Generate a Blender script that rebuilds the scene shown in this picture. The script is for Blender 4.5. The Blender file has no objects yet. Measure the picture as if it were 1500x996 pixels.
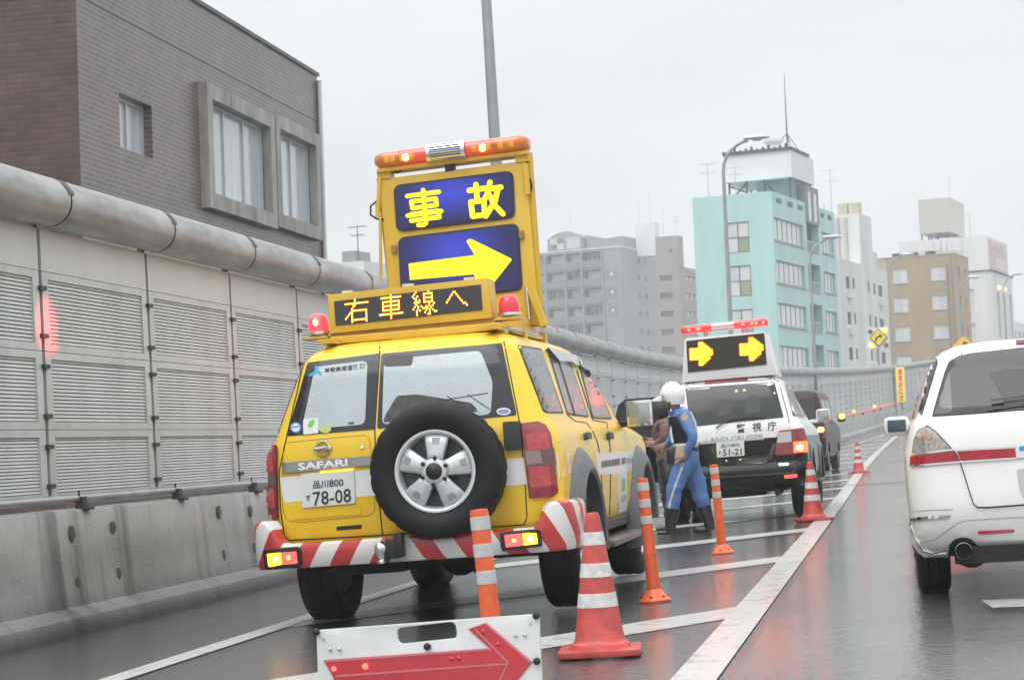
import bpy, bmesh, math, random
from mathutils import Vector, Matrix
from mathutils.bvhtree import BVHTree
random.seed(7)
R = math.radians
SC = bpy.context.scene
COL = SC.collection

# ------------------------------------------------------------------ camera, light, exposure
FPX, PCX, PCY, EYE = 2917.0, 750.0, 498.0, 1.05
def cam_basis(vx, vy, roll):
    a = Vector((vx - PCX, PCY - vy, FPX)).normalized()
    z = Vector((-math.sin(R(roll)), math.cos(R(roll)), 0.0))
    z = (z - a * z.dot(a)).normalized()
    x = a.cross(z)
    if x.x < 0: x = -x
    return x, a, z
_x, _y, _z = cam_basis(1315.0, 628.0, 4.0)
CAM_POS = Vector((0, 0, EYE))
CAM_R = Vector((_x.x, _y.x, _z.x)); CAM_U = Vector((_x.y, _y.y, _z.y)); CAM_F = Vector((_x.z, _y.z, _z.z))
cd = bpy.data.cameras.new('camera'); cam = bpy.data.objects.new('camera', cd); COL.objects.link(cam)
cd.sensor_width = 36.0; cd.lens = FPX / 1500 * 36.0; cd.clip_start = 0.1; cd.clip_end = 5000
cam.matrix_world = Matrix(((CAM_R.x, CAM_U.x, -CAM_F.x, 0), (CAM_R.y, CAM_U.y, -CAM_F.y, 0), (CAM_R.z, CAM_U.z, -CAM_F.z, EYE), (0, 0, 0, 1)))
cd.dof.use_dof = True; cd.dof.focus_distance = 13.0; cd.dof.aperture_fstop = 8.0
SC.camera = cam
W = bpy.data.worlds.new('World'); SC.world = W; W.use_nodes = True
SUN_EL, SUN_AZ = R(58), R(200)
def build_world():
    nt = W.node_tree; nt.nodes.clear(); N = nt.nodes.new; L = nt.links.new
    out = N('ShaderNodeOutputWorld'); bg = N('ShaderNodeBackground'); bg.inputs['Strength'].default_value = 0.1
    sky = N('ShaderNodeTexSky'); sky.sky_type = 'NISHITA'; sky.sun_disc = False
    sky.sun_elevation = SUN_EL; sky.sun_rotation = SUN_AZ; sky.dust_density = 6; sky.air_density = 1.5
    hs = N('ShaderNodeHueSaturation'); hs.inputs['Saturation'].default_value = 0.12; hs.inputs['Value'].default_value = 1.2
    L(sky.outputs[0], hs.inputs['Color'])
    tc = N('ShaderNodeTexCoord'); sp = N('ShaderNodeSeparateXYZ'); L(tc.outputs['Generated'], sp.inputs[0])
    # overcast: brighter towards the zenith, soft cloud mottling
    mr = N('ShaderNodeMapRange'); mr.inputs[1].default_value = 0.24; mr.inputs[2].default_value = 1.0
    mr.inputs[3].default_value = SKY_H; mr.inputs[4].default_value = SKY_Z; L(sp.outputs[2], mr.inputs[0])
    mp = N('ShaderNodeMapping'); mp.inputs['Scale'].default_value = (2.2, 2.2, 6.0); L(tc.outputs['Generated'], mp.inputs[0])
    no = N('ShaderNodeTexNoise'); no.inputs['Scale'].default_value = 1.6; no.inputs['Detail'].default_value = 6; no.inputs['Roughness'].default_value = .55
    L(mp.outputs[0], no.inputs['Vector'])
    cr = N('ShaderNodeMapRange'); cr.inputs[1].default_value = .3; cr.inputs[2].default_value = .7
    cr.inputs[3].default_value = .84; cr.inputs[4].default_value = 1.09; L(no.outputs[0], cr.inputs[0])
    mu = N('ShaderNodeMath'); mu.operation = 'MULTIPLY'; L(mr.outputs[0], mu.inputs[0]); L(cr.outputs[0], mu.inputs[1])
    tint = N('ShaderNodeVectorMath'); tint.operation = 'SCALE'; tint.inputs[0].default_value = (0.955, 0.985, 1.0); L(mu.outputs[0], tint.inputs['Scale'])
    mix = N('ShaderNodeMix'); mix.data_type = 'RGBA'; mix.inputs['Factor'].default_value = 0.85
    L(hs.outputs[0], mix.inputs[6]); L(tint.outputs[0], mix.inputs[7])
    L(mix.outputs[2], bg.inputs['Color']); L(bg.outputs[0], out.inputs['Surface'])
SKY_H, SKY_Z = 8.7, 25.0
HAZE = .0012
build_world()
sl = bpy.data.lights.new('sun', 'SUN'); sl.energy = 0.9; sl.angle = R(40); sl.color = (1, .985, .96)
sun = bpy.data.objects.new('sun', sl); COL.objects.link(sun)
_d = Vector((math.sin(SUN_AZ) * math.cos(SUN_EL), math.cos(SUN_AZ) * math.cos(SUN_EL), math.sin(SUN_EL)))
sun.rotation_euler = _d.to_track_quat('Z', 'Y').to_euler(); sun.location = (0, 0, 60)
SC.view_settings.view_transform = 'Standard'; SC.view_settings.look = 'None'
SC.view_settings.exposure = 0.15; SC.view_settings.gamma = 1.0; SC.view_settings.use_curve_mapping = False
SC.render.engine = 'CYCLES'
try:
    SC.cycles.use_denoising = True; SC.cycles.denoiser = 'OPENIMAGEDENOISE'
except Exception: pass
SC.cycles.max_bounces = 7; SC.cycles.diffuse_bounces = 3; SC.cycles.glossy_bounces = 4; SC.cycles.transmission_bounces = 4
SC.cycles.volume_bounces = 1; SC.cycles.sample_clamp_indirect = 60.0; SC.cycles.caustics_reflective = False; SC.cycles.caustics_refractive = False

# ------------------------------------------------------------------ picture point -> point on a real surface
def ray(x, y): return (CAM_R * (x - PCX) + CAM_U * (PCY - y) + CAM_F * FPX)
class Plane:
    def __init__(s, p, n): s.p = Vector(p); s.n = Vector(n).normalized()
    def hit(s, x, y):
        d = ray(x, y); t = (s.p - CAM_POS).dot(s.n) / d.dot(s.n); return CAM_POS + d * t
    def cast(s, x, y): return s.hit(x, y), (-s.n if s.n.dot(CAM_F) > 0 else s.n)
def PY(y): return Plane((0, y, 0), (0, 1, 0))
def PX(x): return Plane((x, 0, 0), (1, 0, 0))
class Skin:
    """a built surface that details can be laid on"""
    def __init__(s, *objs):
        bm = bmesh.new()
        for o, mw in objs:
            b2 = bmesh.new(); b2.from_mesh(o.data); b2.transform(mw)
            m = bpy.data.meshes.new('t'); b2.to_mesh(m); b2.free(); bm.from_mesh(m); bpy.data.meshes.remove(m)
        bmesh.ops.triangulate(bm, faces=bm.faces[:])
        s.t = BVHTree.FromBMesh(bm); bm.free()
    def cast(s, x, y):
        d = ray(x, y).normalized()
        p, n, i, ds = s.t.ray_cast(CAM_POS, d)
        if p is None:
            best = None; k = 6.0
            while k < 60:
                q = CAM_POS + d * k; r = s.t.find_nearest(q)
                if r[0] is not None and (best is None or r[3] < best[3]): best = r
                k += .15
            p, n = best[0], best[1]
        if n.dot(d) > 0: n = -n
        return p, n

# ------------------------------------------------------------------ materials
MATS = {}
def mat(name, col=(.5, .5, .5), rough=.5, metal=0.0, coat=0.0, noise=0.0, nscale=8.0, bump=0.0, bscale=60.0, emit=0.0, ecol=None, spec=.5, coatr=.08, streak=0.0, hook=None):
    if name in MATS: return MATS[name]
    m = bpy.data.materials.new(name); m.use_nodes = True; nt = m.node_tree; N = nt.nodes.new; L = nt.links.new
    b = nt.nodes['Principled BSDF']
    b.inputs['Base Color'].default_value = (*col, 1); b.inputs['Roughness'].default_value = rough; b.inputs['Metallic'].default_value = metal
    b.inputs['Coat Weight'].default_value = coat; b.inputs['Coat Roughness'].default_value = coatr; b.inputs['Specular IOR Level'].default_value = spec
    tc = N('ShaderNodeTexCoord')
    if noise or streak:
        mp = N('ShaderNodeMapping'); L(tc.outputs['Object'], mp.inputs[0])
        if streak: mp.inputs['Scale'].default_value = (1, 1, streak)
        no = N('ShaderNodeTexNoise'); no.inputs['Scale'].default_value = nscale; no.inputs['Detail'].default_value = 5; no.inputs['Roughness'].default_value = .6
        L(mp.outputs[0], no.inputs['Vector'])
        mr = N('ShaderNodeMapRange'); mr.inputs[1].default_value = .3; mr.inputs[2].default_value = .7
        mr.inputs[3].default_value = 1 - noise; mr.inputs[4].default_value = 1 + noise; L(no.outputs[0], mr.inputs[0])
        vm = N('ShaderNodeVectorMath'); vm.operation = 'SCALE'; vm.inputs[0].default_value = col; L(mr.outputs[0], vm.inputs['Scale'])
        L(vm.outputs[0], b.inputs['Base Color'])
    if bump:
        n2 = N('ShaderNodeTexNoise'); n2.inputs['Scale'].default_value = bscale; n2.inputs['Detail'].default_value = 3; L(tc.outputs['Object'], n2.inputs['Vector'])
        bp = N('ShaderNodeBump'); bp.inputs['Strength'].default_value = bump; bp.inputs['Distance'].default_value = .01; L(n2.outputs[0], bp.inputs['Height'])
        L(bp.outputs[0], b.inputs['Normal'])
    if emit:
        b.inputs['Emission Color'].default_value = (*(ecol or col), 1); b.inputs['Emission Strength'].default_value = emit
    if hook: hook(nt, b, tc)
    MATS[name] = m; return m
def droplets(scale=160.0, strength=.35):
    def h(nt, b, tc):
        N = nt.nodes.new; L = nt.links.new
        v = N('ShaderNodeTexVoronoi'); v.inputs['Scale'].default_value = scale; L(tc.outputs['Object'], v.inputs['Vector'])
        r = N('ShaderNodeMapRange'); r.inputs[1].default_value = .12; r.inputs[2].default_value = .38; r.inputs[3].default_value = 1; r.inputs[4].default_value = 0; L(v.outputs['Distance'], r.inputs[0])
        bp = N('ShaderNodeBump'); bp.inputs['Strength'].default_value = strength; bp.inputs['Distance'].default_value = .003; L(r.outputs[0], bp.inputs['Height'])
        if 'Coat Normal' in b.inputs and b.inputs['Coat Weight'].default_value > 0: L(bp.outputs[0], b.inputs['Coat Normal'])
        L(bp.outputs[0], b.inputs['Normal'])
    return h

# ------------------------------------------------------------------ mesh helpers
class MB:
    def __init__(s): s.bm = bmesh.new(); s.uv = None
    def verts(s, pts): return [s.bm.verts.new(p) for p in pts]
    def face(s, vs):
        try: return s.bm.faces.new(vs)
        except ValueError: return None
    def box(s, c, d, M=None, bev=0.0):
        x, y, z = d[0] / 2, d[1] / 2, d[2] / 2; b2 = bmesh.new()
        bmesh.ops.create_cube(b2, size=1.0); bmesh.ops.scale(b2, vec=d, verts=b2.verts)
        if bev: bmesh.ops.bevel(b2, geom=b2.edges[:], offset=bev, segments=2, affect='EDGES', profile=.6)
        T = Matrix.Translation(c)
        b2.transform((T @ M) if M is not None else T); s.add(b2); return s
    def add(s, b2):
        m = bpy.data.meshes.new('t'); b2.to_mesh(m); b2.free(); s.bm.from_mesh(m); bpy.data.meshes.remove(m)
    def tube(s, pts, r, seg=10, cap=True):
        pts = [Vector(p) for p in pts]; n = len(pts); rs = r if isinstance(r, (list, tuple)) else [r] * n; rings = []
        up = Vector((0, 0, 1)) if abs((pts[-1] - pts[0]).normalized().z) < .9 else Vector((0, 1, 0))
        for i, p in enumerate(pts):
            t = (pts[min(i + 1, n - 1)] - pts[max(i - 1, 0)]).normalized(); a = t.cross(up)
            a = a.normalized() if a.length > 1e-6 else t.orthogonal().normalized(); b = a.cross(t).normalized()
            rings.append(s.verts([p + (a * math.cos(k * 2 * math.pi / seg) + b * math.sin(k * 2 * math.pi / seg)) * rs[i] for k in range(seg)]))
        s.skin(rings, cap); return s
    def skin(s, rings, cap=True, closed=True):
        for i in range(len(rings) - 1):
            A, B = rings[i], rings[i + 1]; n = len(A)
            for k in range(n if closed else n - 1): s.face([A[k], A[(k + 1) % n], B[(k + 1) % n], B[k]])
        if cap: s.face(rings[0][::-1]); s.face(rings[-1])
    def lathe(s, prof, seg=24, M=None, cap=False, wob=None):
        rings = []
        for j, (r, z) in enumerate(prof):
            pts = []
            for k in range(seg):
                a = k * 2 * math.pi / seg; rr = r + (wob(j, k) if wob else 0); p = Vector((rr * math.cos(a), rr * math.sin(a), z)); pts.append(M @ p if M is not None else p)
            rings.append(s.verts(pts))
        s.skin(rings, cap); return s
    def extrude(s, loops, f0, f1):
        """flat shape with holes between two mappings (u,v)->3D"""
        caps = []
        for f in (f0, f1):
            vs = [[s.bm.verts.new(f(*p)) for p in lp] for lp in loops]; es = []
            for v in vs:
                for i in range(len(v)): es.append(s.bm.edges.new((v[i], v[(i + 1) % len(v)])))
            caps.append(vs)
            if len(loops) == 1 and len(vs[0]) < 5: s.face(vs[0])
            else: bmesh.ops.triangle_fill(s.bm, use_beauty=True, use_dissolve=False, edges=es)
        for A, B in zip(*caps):
            n = len(A)
            for i in range(n): s.face([A[i], A[(i + 1) % n], B[(i + 1) % n], B[i]])
        return s
    def build(s, name, m, parent=None, smooth=None, bevel=0.0, fixn=True):
        if fixn: bmesh.ops.recalc_face_normals(s.bm, faces=s.bm.faces[:])
        if bevel:
            es = [e for e in s.bm.edges if len(e.link_faces) == 2 and e.calc_face_angle(0) > R(40)]
            bmesh.ops.bevel(s.bm, geom=es, offset=bevel, segments=2, affect='EDGES', profile=.6, clamp_overlap=True)
        if smooth is not None:
            for f in s.bm.faces: f.smooth = True
            for e in s.bm.edges:
                if len(e.link_faces) == 2 and e.calc_face_angle(0) > R(smooth): e.smooth = False
        me = bpy.data.meshes.new(name); s.bm.to_mesh(me); s.bm.free()
        o = bpy.data.objects.new(name, me); COL.objects.link(o)
        for k in (m if isinstance(m, (list, tuple)) else [m]): me.materials.append(k)
        if parent: o.parent = parent
        return o
FR = {}
def thing(name, label, cat, M=None, group=None):
    o = bpy.data.objects.new(name, None); COL.objects.link(o); o['label'] = label; o['category'] = cat
    if group: o['group'] = group
    o.empty_display_size = .2; M = M if M is not None else Matrix.Identity(4)
    o.matrix_world = M; FR[o.name] = M.copy(); return o
def tag(o, label, cat, group=None):
    o['label'] = label; o['category'] = cat
    if group: o['group'] = group
    return o
def struct(o, kind='structure'): o['kind'] = kind; return o
def copy_tree(o, parent=None, top=True):
    c = o.copy(); COL.objects.link(c)
    if parent: c.parent = parent
    for ch in list(o.children): copy_tree(ch, c, False)
    return c
def root_of(p):
    while p.parent: p = p.parent
    return p
def to_local(parent):
    if parent is None: return Matrix.Identity(4)
    return FR[root_of(parent).name].inverted()
def rpoly(pts, r, n=4):
    """rounded corners; r one radius or a list"""
    out = []; N = len(pts)
    for i, p in enumerate(pts):
        p = Vector(p); a = Vector(pts[i - 1]); b = Vector(pts[(i + 1) % N]); rr = r[i] if isinstance(r, (list, tuple)) else r
        if rr <= 0: out.append(tuple(p)); continue
        da, db = a - p, b - p; k = min(rr, da.length * .48, db.length * .48)
        s0 = p + da.normalized() * k; s1 = p + db.normalized() * k
        for j in range(n + 1):
            t = j / n; out.append(tuple(s0 * (1 - t) ** 2 + p * (2 * t * (1 - t)) + s1 * t * t))
    return out
def grid_fill(pts, step):
    b = bmesh.new(); vs = [b.verts.new((p[0], p[1], 0)) for p in pts]; b.faces.new(vs)
    xs = [p[0] for p in pts]; ys = [p[1] for p in pts]
    for lo, hi, ax in ((min(xs), max(xs), 0), (min(ys), max(ys), 1)):
        v = lo + step
        while v < hi - .2:
            co = (v, 0, 0) if ax == 0 else (0, v, 0); no = (1, 0, 0) if ax == 0 else (0, 1, 0)
            bmesh.ops.bisect_plane(b, geom=b.verts[:] + b.edges[:] + b.faces[:], plane_co=co, plane_no=no, dist=1e-5); v += step
    bmesh.ops.triangulate(b, faces=[f for f in b.faces if len(f.verts) > 4])
    b.verts.index_update(); V = [(v.co.x, v.co.y) for v in b.verts]; F = [[v.index for v in f.verts] for f in b.faces]
    E = [(e.verts[0].index, e.verts[1].index) for e in b.edges if len(e.link_faces) == 1]; b.free(); return V, F, E
TWIN = {}
def lay(name, surf, pts, m, parent, th=.004, step=7.0, mirror=None, smooth=30, base=-.003, mj=None):
    """an outline laid onto a built surface as a thin conforming piece. mj: mirror the same piece across local x=mj"""
    V, F, E = grid_fill(pts, step); IL = to_local(parent); I3 = IL.to_3x3(); mb = MB()
    P = []
    for x, y in V:
        p, n = surf.cast(x, y); P.append((IL @ p, (I3 @ n).normalized()))
    def emit(PP):
        top = mb.verts([p + n * th for p, n in PP]); 
        for f in F: mb.face([top[i] for i in f])
        if base is not None:
            bot = {}
            for a, b in E:
                for i in (a, b):
                    if i not in bot: bot[i] = mb.bm.verts.new(PP[i][0] + PP[i][1] * base)
                mb.face([top[a], top[b], bot[b], bot[a]])
    emit(P)
    if mj is not None:
        emit([(Vector((2 * mj - p.x, p.y, p.z)), Vector((-n.x, n.y, n.z))) for p, n in P]); bmesh.ops.remove_doubles(mb.bm, verts=[v for v in mb.bm.verts if abs(v.co.x - mj) < .02], dist=.02)
    o = mb.build(name, m, parent, smooth)
    if mirror is not None:
        parent = TWIN.get(parent.name, parent); mb = MB(); emit([(Vector((2 * mirror - p.x, p.y, p.z)), Vector((-n.x, n.y, n.z))) for p, n in P]); TWIN[o.name] = mb.build(name, m, parent, smooth)
    return o
def seam(name, surf, path, w, m, parent, th=.0015, closed=False, mj=None):
    """a narrow line along a surface (panel gap, wiper, trim); w in picture units"""
    IL = to_local(parent); I3 = IL.to_3x3(); pts = [Vector(p) for p in path]; 
    if closed: pts.append(pts[0])
    fine = []
    for a, b in zip(pts[:-1], pts[1:]):
        k = max(1, int((b - a).length / 6)); fine += [a.lerp(b, i / k) for i in range(k)]
    fine.append(pts[-1]); mb = MB(); rows = []
    for i, p in enumerate(fine):
        t = (fine[min(i + 1, len(fine) - 1)] - fine[max(i - 1, 0)]).normalized(); q = Vector((-t.y, t.x)) * w / 2
        row = []
        for s_ in (-1, 1):
            a, n = surf.cast(*(p + q * s_)); row.append((IL @ a + (I3 @ n).normalized() * th, ))
        rows.append([r[0] for r in row])
    def emit(rows):
        vs = [mb.verts(r) for r in rows]
        for a, b in zip(vs[:-1], vs[1:]): mb.face([a[0], a[1], b[1], b[0]])
    emit(rows); o = mb.build(name, m, parent)
    if mj is not None: mb = MB(); emit([[Vector((2 * mj - p.x, p.y, p.z)) for p in r] for r in rows]); mb.build(name, m, TWIN.get(parent.name, parent))
    return o
_tx = {}
def glyphs(s, bold=0.0, res=2):
    k = (s, bold, res)
    if k not in _tx:
        c = bpy.data.curves.new('t', 'FONT'); c.body = s; c.offset = bold; c.resolution_u = res
        o = bpy.data.objects.new('t', c); COL.objects.link(o); bpy.context.view_layer.update()
        m = bpy.data.meshes.new_from_object(o.evaluated_get(bpy.context.evaluated_depsgraph_get()))
        V = [(v.co.x, v.co.y) for v in m.vertices]; F = [tuple(p.vertices) for p in m.polygons]
        bpy.data.objects.remove(o); bpy.data.curves.remove(c); bpy.data.meshes.remove(m)
        x0 = min(v[0] for v in V); x1 = max(v[0] for v in V); y0 = min(v[1] for v in V); y1 = max(v[1] for v in V)
        _tx[k] = ([((x - x0) / (x1 - x0), (y - y0) / (y1 - y0)) for x, y in V], F)
    return _tx[k]
def bil(q, u, v):
    tl, tr, br, bl = [Vector(p) for p in q]; return (tl * (1 - u) + tr * u) * v + (bl * (1 - u) + br * u) * (1 - v)
def letters(name, surf, s, quad, m, parent, bold=0.0, th=.002, flip=False):
    V, F = glyphs(s, bold); IL = to_local(parent); mb = MB(); vs = []
    for u, v in V:
        p, n = surf.cast(*bil(quad, u, v)); vs.append(mb.bm.verts.new(IL @ (p + n * th)))
    for f in F: mb.face([vs[i] for i in f])
    return mb.build(name, m, parent, fixn=False)
def flat_letters(name, s, f, m, parent, bold=0.0):
    """text mapped by f(u,v)->local point"""
    V, F = glyphs(s, bold); mb = MB(); vs = [mb.bm.verts.new(f(u, v)) for u, v in V]
    for q in F: mb.face([vs[i] for i in q])
    return mb.build(name, m, parent, fixn=False)
def slab(name, plane, loops, depth, m, parent, push=0.0, bevel=0.0, smooth=None):
    """outline on a real plane, given real thickness away from the viewer along the plane normal"""
    IL = to_local(parent); n = plane.n if plane.n.dot(CAM_F) > 0 else -plane.n
    if not isinstance(loops[0][0], (list, tuple)): loops = [loops]
    mb = MB(); mb.extrude(loops, lambda x, y: IL @ (plane.hit(x, y) + n * push), lambda x, y: IL @ (plane.hit(x, y) + n * (push + depth)))
    return mb.build(name, m, parent, smooth, bevel)
def dots(name, plane, rows, quad, m, parent, rad=.45, push=-.003):
    """lamp dots of a matrix display"""
    IL = to_local(parent); n = plane.n if plane.n.dot(CAM_F) > 0 else -plane.n; mb = MB(); H_ = len(rows); Wd = max(len(r) for r in rows)
    for j, r in enumerate(rows):
        for i, ch in enumerate(r):
            if ch != '#': continue
            vs = []
            for k in range(6):
                a = k * math.pi / 3; u = (i + .5 + rad * math.cos(a)) / Wd; v = 1 - (j + .5 + rad * math.sin(a)) / H_
                vs.append(mb.bm.verts.new(IL @ (plane.hit(*bil(quad, u, v)) + n * push)))
            mb.face(vs)
    return mb.build(name, m, parent, fixn=False)
def evaluated(o):
    bpy.context.view_layer.update()
    me = bpy.data.meshes.new_from_object(o.evaluated_get(bpy.context.evaluated_depsgraph_get()))
    old = o.data; o.modifiers.clear(); o.data = me; me.name = old.name; return o

# ================================================================== SETTING: ground, deck, markings
def gz(y): t = max(0.0, y - 28); return 2.1e-4 * t * t
def wx(y):
    t = y - 42
    if t < 0: return 0.0
    if t < 24: return t * t / 500
    return 1.152 + .096 * (t - 24) + (max(0, t - 75) ** 2) / 300
def lx(y): t = max(0.0, y - 42); return t * t / 2300
def wet_hook(rough=(.10, .30), puddle=.5, coat=1.0, wear=False):
    def h(nt, b, tc):
        N = nt.nodes.new; L = nt.links.new
        n1 = N('ShaderNodeTexNoise'); n1.inputs['Scale'].default_value = .55; n1.inputs['Detail'].default_value = 5; n1.inputs['Roughness'].default_value = .62; L(tc.outputs['Object'], n1.inputs['Vector'])
        r = N('ShaderNodeMapRange'); r.inputs[1].default_value = .35; r.inputs[2].default_value = .65; r.inputs[3].default_value = rough[0]; r.inputs[4].default_value = rough[1]; L(n1.outputs[0], r.inputs[0])
        L(r.outputs[0], b.inputs['Roughness'])
        b.inputs['Roughness'].default_value = .5
        for l in list(b.inputs['Roughness'].links): nt.links.remove(l)
        g = N('ShaderNodeTexNoise'); g.inputs['Scale'].default_value = 24; g.inputs['Detail'].default_value = 4; g.inputs['Roughness'].default_value = .62; L(tc.outputs['Object'], g.inputs['Vector'])
        g2 = N('ShaderNodeTexNoise'); g2.inputs['Scale'].default_value = 6; g2.inputs['Detail'].default_value = 2; L(tc.outputs['Object'], g2.inputs['Vector'])
        ad = N('ShaderNodeMath'); ad.operation = 'MULTIPLY_ADD'; ad.inputs[1].default_value = .6; L(g2.outputs[0], ad.inputs[0]); L(g.outputs[0], ad.inputs[2])
        bs = N('ShaderNodeMapRange'); bs.inputs[1].default_value = .35; bs.inputs[2].default_value = .65; bs.inputs[3].default_value = puddle; bs.inputs[4].default_value = puddle * 1.9; L(n1.outputs[0], bs.inputs[0])
        bp = N('ShaderNodeBump'); bp.inputs['Distance'].default_value = .0065; L(bs.outputs[0], bp.inputs['Strength']); L(ad.outputs[0], bp.inputs['Height'])
        L(bp.outputs[0], b.inputs['Normal'])
        b.inputs['Coat Weight'].default_value = coat; b.inputs['Coat IOR'].default_value = 1.65; L(r.outputs[0], b.inputs['Coat Roughness']); r.inputs[3].default_value = .01; r.inputs[4].default_value = .07; L(bp.outputs[0], b.inputs['Coat Normal'])
        # tyre-polished and patched tone
        n3 = N('ShaderNodeTexNoise'); n3.inputs['Scale'].default_value = .35; n3.inputs['Detail'].default_value = 6; mp = N('ShaderNodeMapping'); mp.inputs['Scale'].default_value = (2.4, .35, 1); L(tc.outputs['Object'], mp.inputs[0]); L(mp.outputs[0], n3.inputs['Vector'])
        n4 = N('ShaderNodeTexNoise'); n4.inputs['Scale'].default_value = 48; n4.inputs['Detail'].default_value = 4; L(tc.outputs['Object'], n4.inputs['Vector'])
        m1 = N('ShaderNodeMapRange'); m1.inputs[1].default_value = .3; m1.inputs[2].default_value = .7; m1.inputs[3].default_value = .65; m1.inputs[4].default_value = 1.4; L(n3.outputs[0], m1.inputs[0])
        m2 = N('ShaderNodeMapRange'); m2.inputs[1].default_value = .3; m2.inputs[2].default_value = .75; m2.inputs[3].default_value = .6; m2.inputs[4].default_value = 1.5; L(n4.outputs[0], m2.inputs[0])
        mm = N('ShaderNodeMath'); mm.operation = 'MULTIPLY'; L(m1.outputs[0], mm.inputs[0]); L(m2.outputs[0], mm.inputs[1])
        src = mm.outputs[0]
        if wear:
            n5 = N('ShaderNodeTexNoise'); n5.inputs['Scale'].default_value = 5; n5.inputs['Detail'].default_value = 9; n5.inputs['Roughness'].default_value = .7; L(tc.outputs['Object'], n5.inputs['Vector'])
            m1.inputs[3].default_value = .88; m1.inputs[4].default_value = 1.08; m2.inputs[3].default_value = .86; m2.inputs[4].default_value = 1.1
            m5 = N('ShaderNodeMapRange'); m5.inputs[1].default_value = .33; m5.inputs[2].default_value = .46; m5.inputs[3].default_value = .38; m5.inputs[4].default_value = 1.0; L(n5.outputs[0], m5.inputs[0])
            m6 = N('ShaderNodeMath'); m6.operation = 'MULTIPLY'; L(src, m6.inputs[0]); L(m5.outputs[0], m6.inputs[1]); src = m6.outputs[0]
        v = N('ShaderNodeVectorMath'); v.operation = 'SCALE'; v.inputs[0].default_value = b.inputs['Base Color'].default_value[:3]; L(src, v.inputs['Scale']); L(v.outputs[0], b.inputs['Base Color'])
    return h
m_asphalt = mat('wet_asphalt', (.062, .063, .066), .2, spec=.5, hook=wet_hook())
m_line = mat('worn_road_paint', (.62, .62, .60), .28, hook=wet_hook((.12, .3), .3, .5, True))
m_soil = mat('city_ground', (.16, .16, .15), .8, noise=.2, nscale=.2)
m_conc = mat('wet_concrete', (.30, .29, .265), .5, noise=.22, nscale=2.2, bump=.25, bscale=30, streak=.25)
g = MB(); g.box((100, 380, -9.5), (1600, 1500, 1)); struct(g.build('ground', m_soil))
YS = [-8 + 2 * i for i in range(92)]
def ribbon(f0, f1, ys, dz, cols=1):
    mb = MB(); prev = None
    for y in ys:
        a, b = f0(y), f1(y); row = mb.verts([(a + (b - a) * k / cols, y, gz(y) + dz) for k in range(cols + 1)])
        if prev:
            for k in range(cols): mb.face([prev[k], prev[k + 1], row[k + 1], row[k]])
        prev = row
    return mb
rd = ribbon(lambda y: -5.75 + wx(y), lambda y: 8.2 + wx(y), YS, 0, 6)
road = struct(rd.build('road', m_asphalt))
dk = ribbon(lambda y: -6.3 + wx(y), lambda y: 8.8 + wx(y), YS, -.05); bmesh.ops.solidify(dk.bm, geom=dk.bm.faces[:], thickness=1.2); struct(dk.build('viaduct_deck', m_conc))
def fy(a, b, n): return [a + (b - a) * i / n for i in range(n + 1)]
struct(ribbon(lambda y: -1.06 + lx(y), lambda y: -.85 + lx(y), fy(-6, 118, 62), .008).build('lane_edge_marking', m_line))
struct(ribbon(lambda y: -4.12 + wx(y), lambda y: -3.96 + wx(y), fy(-6, 100, 53), .008).build('shoulder_marking', m_line))
zb = MB()
for k in range(-3, 21):
    y1 = 11.75 + 5.05 * k; x1 = -1.04 + lx(y1); x0 = max(-3.98 + wx(y1), -3.98); L_ = x1 - x0
    if L_ < .5: continue
    n = 6; prev = None
    for i in range(n + 1):
        t = i / n; x = x1 - L_ * t; y = y1 - 1.5 * L_ * t; r = zb.verts([(x, y, gz(y) + .004), (x, y + .82, gz(y + .82) + .004)])
        if prev: zb.face([prev[0], prev[1], r[1], r[0]])
        prev = r
struct(zb.build('zebra_marking', m_line))
dm = MB(); dm.face(dm.verts([(.46, 11.72, .004), (1.3, 11.72, .004), (1.22, 12.25, .004), (.42, 12.25, .004)])); struct(dm.build('lane_marking', m_line))
ej = ribbon(lambda x: 0, lambda x: 1, [0, 1], 0); ej.bm.clear()
for yj in (38.6, 12.9 - 30 + 60 + 36):
    ej.face(ej.verts([(-5.4 + wx(yj), yj, gz(yj) + .012), (8 + wx(yj), yj, gz(yj) + .012), (8 + wx(yj), yj + .28, gz(yj + .28) + .012), (-5.4 + wx(yj), yj + .28, gz(yj + .28) + .012)]))
struct(ej.build('expansion_joint', mat('joint_steel', (.03, .03, .03), .4)))

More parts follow.
